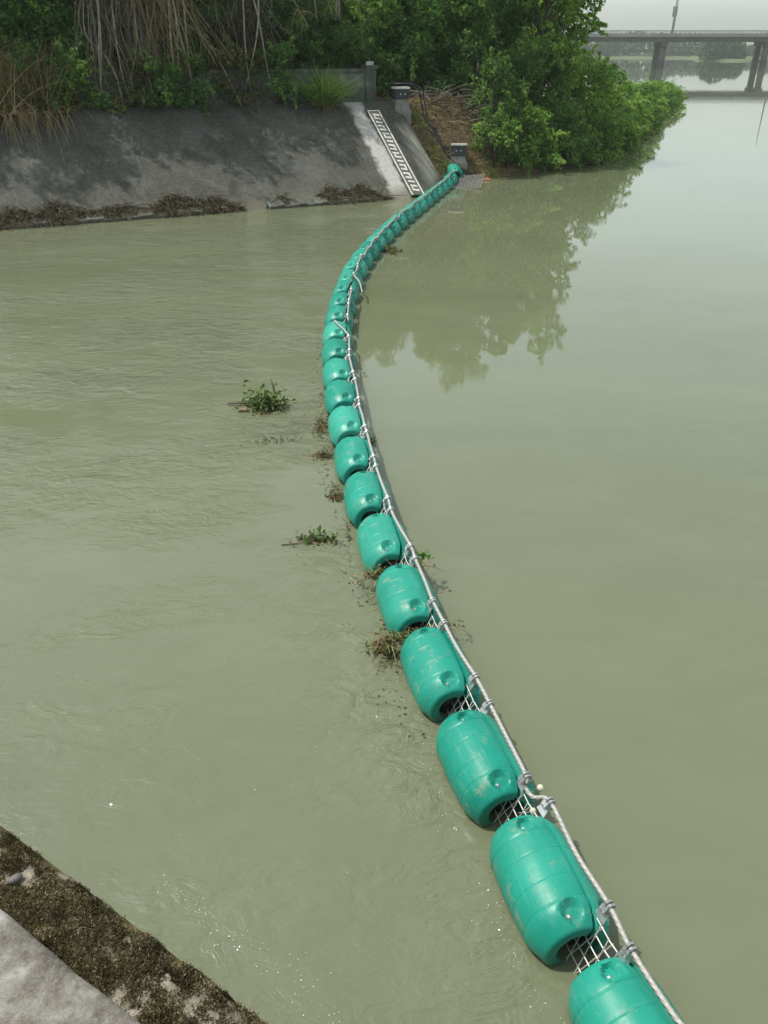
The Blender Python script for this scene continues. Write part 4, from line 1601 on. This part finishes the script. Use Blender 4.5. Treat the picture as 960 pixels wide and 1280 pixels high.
def foam_glint():
    n = 140
    s = rng.uniform(-.6, 3.2, n)
    P = []
    for k in s:
        p, t = boom_at(k)
        l = np.array([-t[1], t[0]])
        P.append(p + l * (.30 + abs(rng.normal(0, .10)) + .05 * math.sin(k * 5)) + t * rng.normal(0, .05))
    P = np.array(P)
    m = 170
    a = rng.uniform(0, 1, m)
    a = np.clip(a + .03 * np.sin(a * 40), 0, 1)
    Q = np.stack([np.interp(a, [0, .4, .7, 1], GLINT_LINE[:, 0]), np.interp(a, [0, .4, .7, 1], GLINT_LINE[:, 1])], 1) + rng.normal(size=(m, 2)) * np.array([.06, .045]) * (0.4 + a[:, None] * 1.3)
    r = 70
    W = np.stack([rng.uniform(-1.6, .6, r), rng.uniform(2.0, 11, r)], 1)
    bx = np.interp(W[:, 1], BC[:, 1], BC[:, 0])
    W = W[W[:, 0] < bx - .4]
    A = np.concatenate([P, Q, W])
    A3 = np.concatenate([A, np.full((len(A), 1), .003)], 1)
    k = len(A3)
    ang = rng.uniform(0, 6.28, k); L = rng.uniform(.0012, .0048, k) * np.where(rng.uniform(size=k) < .08, 2.0, 1.0)
    ex = np.stack([np.cos(ang), np.sin(ang), np.zeros(k)], 1) * L[:, None]; ey = np.stack([-np.sin(ang), np.cos(ang), np.zeros(k)], 1) * (L * rng.uniform(.35, .8, k))[:, None]
    top = np.array([0, 0, .002])
    V = np.stack([A3 - ex, A3 - ey + top, A3 + ex, A3 + ey + top], 1).reshape(-1, 3)
    o = link_mesh('foam_glint_fleck', np_mesh('foam_glint_fleck', V, np.arange(k * 4).reshape(k, 4)), M['foam_glint'])
    tag(o, 'tiny white froth flecks and painted sun glints on the water', 'foam_glint', kind='stuff')


foam_glint()


# brown scraps, straw and leaves that drift against the current side of the boom
def drift():
    n = 560
    s = np.concatenate([rng.uniform(2.2, 13.5, n // 2), rng.choice([3.3, 4.4, 5.5, 6.6, 7.7, 8.7, 9.8], n - n // 2) + rng.normal(0, .16, n - n // 2)])
    P = []
    for k in s:
        p, t = boom_at(k)
        l = np.array([-t[1], t[0]])
        P.append(p + l * (.27 + abs(rng.normal(0, .09)) + .10 * max(0, math.sin(k * 2.9))))
    P = np.concatenate([np.array(P), np.full((n, 1), .006)], 1)
    a = leaves(P[:n // 2], .030, 2.5, .6)
    b = blades(P[n // 2:], rng.normal(size=(n - n // 2, 3)) * np.array([1, 1, .08]) + np.array([0, 0, .05]), rng.uniform(.05, .17, n - n // 2), np.full(n - n // 2, .008), np.full(n - n // 2, .1), 2)
    o = link_mesh('drift_litter', np_mesh('drift_litter', *join_np(a, b)), M['drift'])
    tag(o, 'brown scraps of leaf and straw drifting against the boom', 'litter', kind='stuff')


M['drift'] = leaf_mat('drift', [(0, (.04, .035, .02)), (.5, (.11, .085, .05)), (.8, (.25, .2, .12)), (1, (.10, .16, .05))], .2, .6, .2)
drift()


# ------------------------------------------------------------------ near quay wall, lower left
def make_quay():
    root = empty('quay_wall', (-1.05, 1.95, 0))
    tag(root, 'mossy concrete quay wall with a pale raised coping', 'wall')
    a, b = np.array([-1.725, 2.343]), np.array([-.414, 1.501])      # outer edge of the ledge at z = 2
    d = (b - a) / np.linalg.norm(b - a)
    inn = np.array([d[1], -d[0]])
    if inn @ np.array([-1, -1]) < 0: inn = -inn
    o0 = np.array([-1.05, 1.95])
    nl = 90
    s0, s1 = -4.0, 3.2
    # ledge with a crumbled lip
    V, F = [], []
    prof = [(-.005, -2.2), (0.0, -.25), (.0, -.03), (.022, 0.0), (.12, .004), (.22, .0), (.42, .0)]
    for i in range(nl + 1):
        s = s0 + (s1 - s0) * i / nl
        e = .012 * math.sin(s * 9) + .008 * math.sin(s * 23 + 1) + .006 * rng.normal()
        for j, (t, z) in enumerate(prof):
            p = a + d * s + inn * (t + (e if j in (1, 2, 3) else 0)) - o0
            V.append((p[0], p[1], 2.0 + z + (.004 * rng.normal() if 2 <= j <= 5 else 0)))
    m = len(prof)
    for i in range(nl):
        for j in range(m - 1):
            F.append((i * m + j, i * m + j + 1, (i + 1) * m + j + 1, (i + 1) * m + j))
    mb = MB(); mb.v, mb.f = V, F
    mb.build('ledge', M['ledge'], root, True)
    # raised coping
    V, F = [], []
    prof = [(.262, -.05), (.262, .05), (.270, .075), (.292, .085), (.5, .095), (.9, .10), (2.2, .10)]
    for i in range(nl + 1):
        s = s0 + (s1 - s0) * i / nl
        e = .002 * math.sin(s * 7 + 2) + .003 * rng.normal()
        for j, (t, z) in enumerate(prof):
            p = a + d * s + inn * (t + (e if j < 4 else 0)) - o0
            V.append((p[0], p[1], 2.0 + z + .003 * rng.normal()))
    F = []
    for i in range(nl):
        for j in range(m - 1):
            F.append((i * m + j, i * m + j + 1, (i + 1) * m + j + 1, (i + 1) * m + j))
    mb = MB(); mb.v, mb.f = V, F
    mb.build('coping', M['coping'], root, True)
    # moss: thousands of tiny upright fronds in cushions
    n = 60000
    s = rng.uniform(-.55, 1.75, n); t = rng.uniform(.0, .262, n)
    grid = rng.uniform(-1, 1, (64, 64))
    def vn(x, y):
        i, j = np.floor(x).astype(int), np.floor(y).astype(int)
        fx, fy = x - i, y - j
        fx, fy = fx * fx * (3 - 2 * fx), fy * fy * (3 - 2 * fy)
        g = lambda a_, b_: grid[a_ % 64, b_ % 64]
        return (g(i, j) * (1 - fx) + g(i + 1, j) * fx) * (1 - fy) + (g(i, j + 1) * (1 - fx) + g(i + 1, j + 1) * fx) * fy
    def fbm(x, y):
        return vn(x * 9, y * 9) * .8 + vn(x * 21 + 7, y * 21 + 3) * .5 + vn(x * 47 + 11, y * 47) * .35
    cov = fbm(s, t) + .55 * np.clip((s + .15) / .5, 0, 1) + .20 - 1.3 * np.exp(-((s - .10) / .12) ** 2 - ((t - .16) / .07) ** 2)
    cov = cov - 1.0 * np.clip((.035 - t) / .035, 0, 1) - .9 * np.clip((t - .245) / .02, 0, 1)
    keep = cov > rng.uniform(-.25, .35, n)
    s, t, cov = s[keep], t[keep], cov[keep]
    cush = np.clip(cov, 0, 1.2) * .014 + .003 + .006 * (fbm(s * 2.3 + 5, t * 2.3) + 1)
    P = a[None, :] + s[:, None] * d + t[:, None] * inn - o0
    base = np.concatenate([P, (2.0 + cush - .006)[:, None]], 1)
    k = len(base)
    tint = np.clip(.42 + .28 * fbm(s * 1.3, t * 1.7 + 3) + rng.normal(0, .26, k), 0, 1)
    arr = blades(base, rng.normal(size=(k, 3)) * .7 + np.array([0, 0, 1.0]), rng.uniform(.005, .018, k), rng.uniform(.003, .0065, k), np.full(k, .3), 2, tint)
    # cushions under the fronds so that the moss has body
    gx, gy = 150, 22
    ss = np.linspace(-.6, 1.8, gx); tt = np.linspace(.0, .262, gy)
    S_, T_ = np.meshgrid(ss, tt)
    S1, T1 = S_.ravel(), T_.ravel()
    cv = fbm(S1, T1) + .55 * np.clip((S1 + .15) / .5, 0, 1) + .20 - 1.3 * np.exp(-((S1 - .10) / .12) ** 2 - ((T1 - .16) / .07) ** 2)
    cv = cv - 1.0 * np.clip((.035 - T1) / .035, 0, 1) - .9 * np.clip((T1 - .245) / .02, 0, 1)
    Zc = 2.0 - .010 + np.clip(cv, 0, 1.2) * .014 + .006 * (fbm(S1 * 2.3 + 5, T1 * 2.3) + 1) * (cv > 0)
    Pc = a[None, :] + S1[:, None] * d + T1[:, None] * inn - o0
    Vc = np.concatenate([Pc, Zc[:, None]], 1)
    i, j = np.meshgrid(np.arange(gx - 1), np.arange(gy - 1))
    q = (j * gx + i).ravel()
    Fc = np.stack([q, q + 1, q + gx + 1, q + gx], 1)
    tc = np.clip(.25 + .25 * fbm(S1[Fc[:, 0]] * 1.3, T1[Fc[:, 0]] * 1.7 + 3), 0, 1)
    o = link_mesh('moss', np_mesh('moss', *join_np(arr, (Vc, Fc, tc))), M['moss'], root)
    o['kind'] = 'stuff'
    # round pebble and its neighbour lying in the angle of the ledge
    for (px, py, r_, lab, mt) in ((-1.535, 2.055, .021, 'smooth grey pebble lying on the mossy ledge against the coping', 'pebble'),):
        rt = bpy.data.objects.new('pebble', None)
        mbp = MB()
        nn = 9
        mbp.tube([(0, 0, r_ * .75 * math.cos(q_)) for q_ in np.linspace(math.pi, 0, nn)], [max(.001, r_ * math.sin(q_)) for q_ in np.linspace(math.pi, 0, nn)], 14)
        v2 = [(x * 1.5, y * .9, z) for x, y, z in mbp.v]; mbp.v = v2
        o = mbp.build('pebble', M['pebble'], None, True)
        o.location = (px, py, 2.026); o.rotation_euler = (0, 0, R(40))
        tag(o, lab, 'pebble')
    # white bird-lime specks on the moss
    return root


M['pebble'] = simple('pebble', (.07, .06, .055), (.15, .135, .125), .6, 20)
make_quay()


# ------------------------------------------------------------------ the bridge
def make_bridge():
    Y = 300.0
    root = empty('road_bridge', (100, Y, 0))
    tag(root, 'long grey concrete road bridge on twin column piers across the river', 'bridge')
    x0, x1 = -90.0, 420.0
    L = x1 - x0; cx = (x0 + x1) / 2 - 100
    MB().box((cx, 0, 8.75), (L, 11.0, .5)).build('deck', M['bridge'], root)
    for yy in (-4.4, -1.5, 1.5, 4.4):
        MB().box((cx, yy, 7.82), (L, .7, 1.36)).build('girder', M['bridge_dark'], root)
    for s in (-1, 1):
        MB().box((cx, s * 5.35, 9.25), (L, .25, .5)).build('parapet', M['bridge'], root)
        mb = MB().box((cx, s * 5.35, 10.28), (L, .10, .14)).box((cx, s * 5.35, 9.88), (L, .06, .08))
        n = int(L / 1.6)
        for i in range(n):
            mb.box((x0 - 100 + 1.6 * (i + .5), s * 5.35, 9.88), (.14, .12, .80))
        mb.build('railing', M['bridge'], root)
    for i in range(-3, 9):
        px = 90.6 + 33.4 * i - 100
        if px + 100 < x0 or px + 100 > x1: continue
        p = empty('pier', (px, 0, 0)); p.parent = root
        p.matrix_parent_inverse = Matrix()
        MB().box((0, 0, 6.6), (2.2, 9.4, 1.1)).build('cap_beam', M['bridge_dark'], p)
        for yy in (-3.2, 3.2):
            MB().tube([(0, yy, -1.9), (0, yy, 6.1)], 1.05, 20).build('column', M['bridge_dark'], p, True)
    return root


def make_lamp(x, y, hgt, lab, banner=False):
    root = empty('lamp_post', (x, y, 8.98))
    tag(root, lab, 'lamp post', 'lamp posts on the bridge')
    MB().tube([(0, 0, 0), (0, 0, hgt * .5), (0, 0, hgt)], [.26, .22, .18], 8).build('pole', M['lamp_grey'], root, True)
    MB().tube([(0, 0, hgt - .1), (0, -.9, hgt + .25), (0, -2.0, hgt + .35)], .06, 6).build('arm', M['lamp_grey'], root, True)
    MB().box((0, -2.2, hgt + .33), (.3, .8, .16)).build('lamp_head', M['lamp_grey'], root)
    if banner:
        for s in (-1, 1):
            MB().box((s * .42, 0, 6.4), (.62, .05, 2.8)).build('banner', M['lamp_grey'], root)


make_bridge()
make_lamp(92.0, 294.85, 14.0, 'lamp post with banner boards on the bridge above a pier', True)
make_lamp(95.6, 305.15, 14.0, 'plain lamp post on the far rail of the bridge by the bannered post')
make_lamp(126.6, 294.85, 14.0, 'plain lamp post on the near rail of the bridge above the other pier')


# ------------------------------------------------------------------ far shore
M['far_grass'] = simple('far_grass', (.05, .075, .03), (.09, .12, .05), .9, .05)


def far_wood():
    # terrain of the far bank
    xs = np.linspace(-700, 1500, 90)
    ys0 = 640 - 30 * np.exp(-((xs - 60) / 120) ** 2) + 14 * np.sin(xs * .021) + 8 * np.sin(xs * .05)
    V, F = [], []
    for x, y in zip(xs, ys0):
        V += [(x, y - 6, -1.5), (x, y + 4, 1.2), (x, y + 60, 3.0), (x, y + 400, 4.0)]
    for i in range(len(xs) - 1):
        for j in range(3):
            a = i * 4 + j
            F.append((a, a + 4, a + 5, a + 1))
    mb = MB(); mb.v, mb.f = V, F
    tag(mb.build('far_bank', M['far_grass'], None, True), 'low far bank of the river behind the bridge', 'bank', kind='structure')
    n = 2600
    P = []
    x = rng.uniform(-300, 900, n)
    y = np.interp(x, xs, ys0) + 6 + np.abs(rng.normal(0, 14, n))
    hgt = 8.5 + 2.5 * np.sin(x * .043) + 2 * np.sin(x * .11 + 1) + rng.uniform(-2, 2.5, n)
    out = []
    for i in range(n):
        k = 16
        d = unit(rng.normal(size=(k, 3)))
        c = np.array([x[i], y[i], 0])
        zz = rng.uniform(.1, 1, k) * hgt[i]
        q = np.stack([c[0] + d[:, 0] * 4.2 * np.sin(np.pi * np.clip(zz / hgt[i], .12, .93)), c[1] + d[:, 1] * 3, 1.5 + zz], 1)
        out.append(q)
    P = np.concatenate(out)
    o = link_mesh('far_wood', np_mesh('far_wood', *leaves(P, 3.2, .2, .7)), M['leaf_far'])
    tag(o, 'hazy line of trees on the far shore behind the bridge', 'wood', kind='stuff')
    # small wooded islet under the bridge
    pts = []
    for cx, cy, r_, h_ in ((168, 470, 6, 8.5), (173, 474, 7, 10), (179, 472, 6, 7.5), (184, 476, 6, 8)):
        k = 420
        d = unit(rng.normal(size=(k, 3))); zz = rng.uniform(0, 1, k)
        w = np.sqrt(np.clip(1 - (zz - .3) ** 2 * 1.8, .05, 1)) * r_ * rng.uniform(.3, 1, k) ** .4
        pts.append(np.stack([cx + d[:, 0] * w, cy + d[:, 1] * w * .6, .3 + zz * h_], 1))
    root = empty('islet', (176, 472, 0))
    tag(root, 'small wooded islet seen under the bridge beside the pier', 'islet')
    A = np.concatenate(pts) - np.array([176, 472, 0])
    link_mesh('trees', np_mesh('trees', *leaves(A, 1.8, .3, .7)), M['leaf_far'], root)
    mb = MB()
    ring = [(17 * math.cos(a), 7 * math.sin(a), -.5) for a in np.linspace(0, 2 * math.pi, 20, endpoint=False)]
    ring2 = [(13 * math.cos(a), 5 * math.sin(a), .8) for a in np.linspace(0, 2 * math.pi, 20, endpoint=False)]
    mb.add(ring + ring2 + [(0, 0, 1.2)], [(i, (i + 1) % 20, 20 + (i + 1) % 20, 20 + i) for i in range(20)] + [(20 + i, 20 + (i + 1) % 20, 40) for i in range(20)])
    mb.build('ground', M['far_grass'], root, True)


far_wood()


# ------------------------------------------------------------------ haze
def make_haze():
    m = bpy.data.materials.new('haze')
    m.use_nodes = True
    nt = m.node_tree
    nt.nodes.clear()
    out = nt.nodes.new('ShaderNodeOutputMaterial')
    v = nt.nodes.new('ShaderNodeVolumePrincipled')
    v.inputs['Color'].default_value = (.93, .97, .97, 1)
    v.inputs['Density'].default_value = .00030
    v.inputs['Anisotropy'].default_value = .3
    nt.links.new(v.outputs[0], out.inputs['Volume'])
    mb = MB().box((100, 720, 14.5), (3200, 1700, 36))
    o = mb.build('haze', m)
    tag(o, 'pale summer haze over the river', 'haze', kind='stuff')


make_haze()
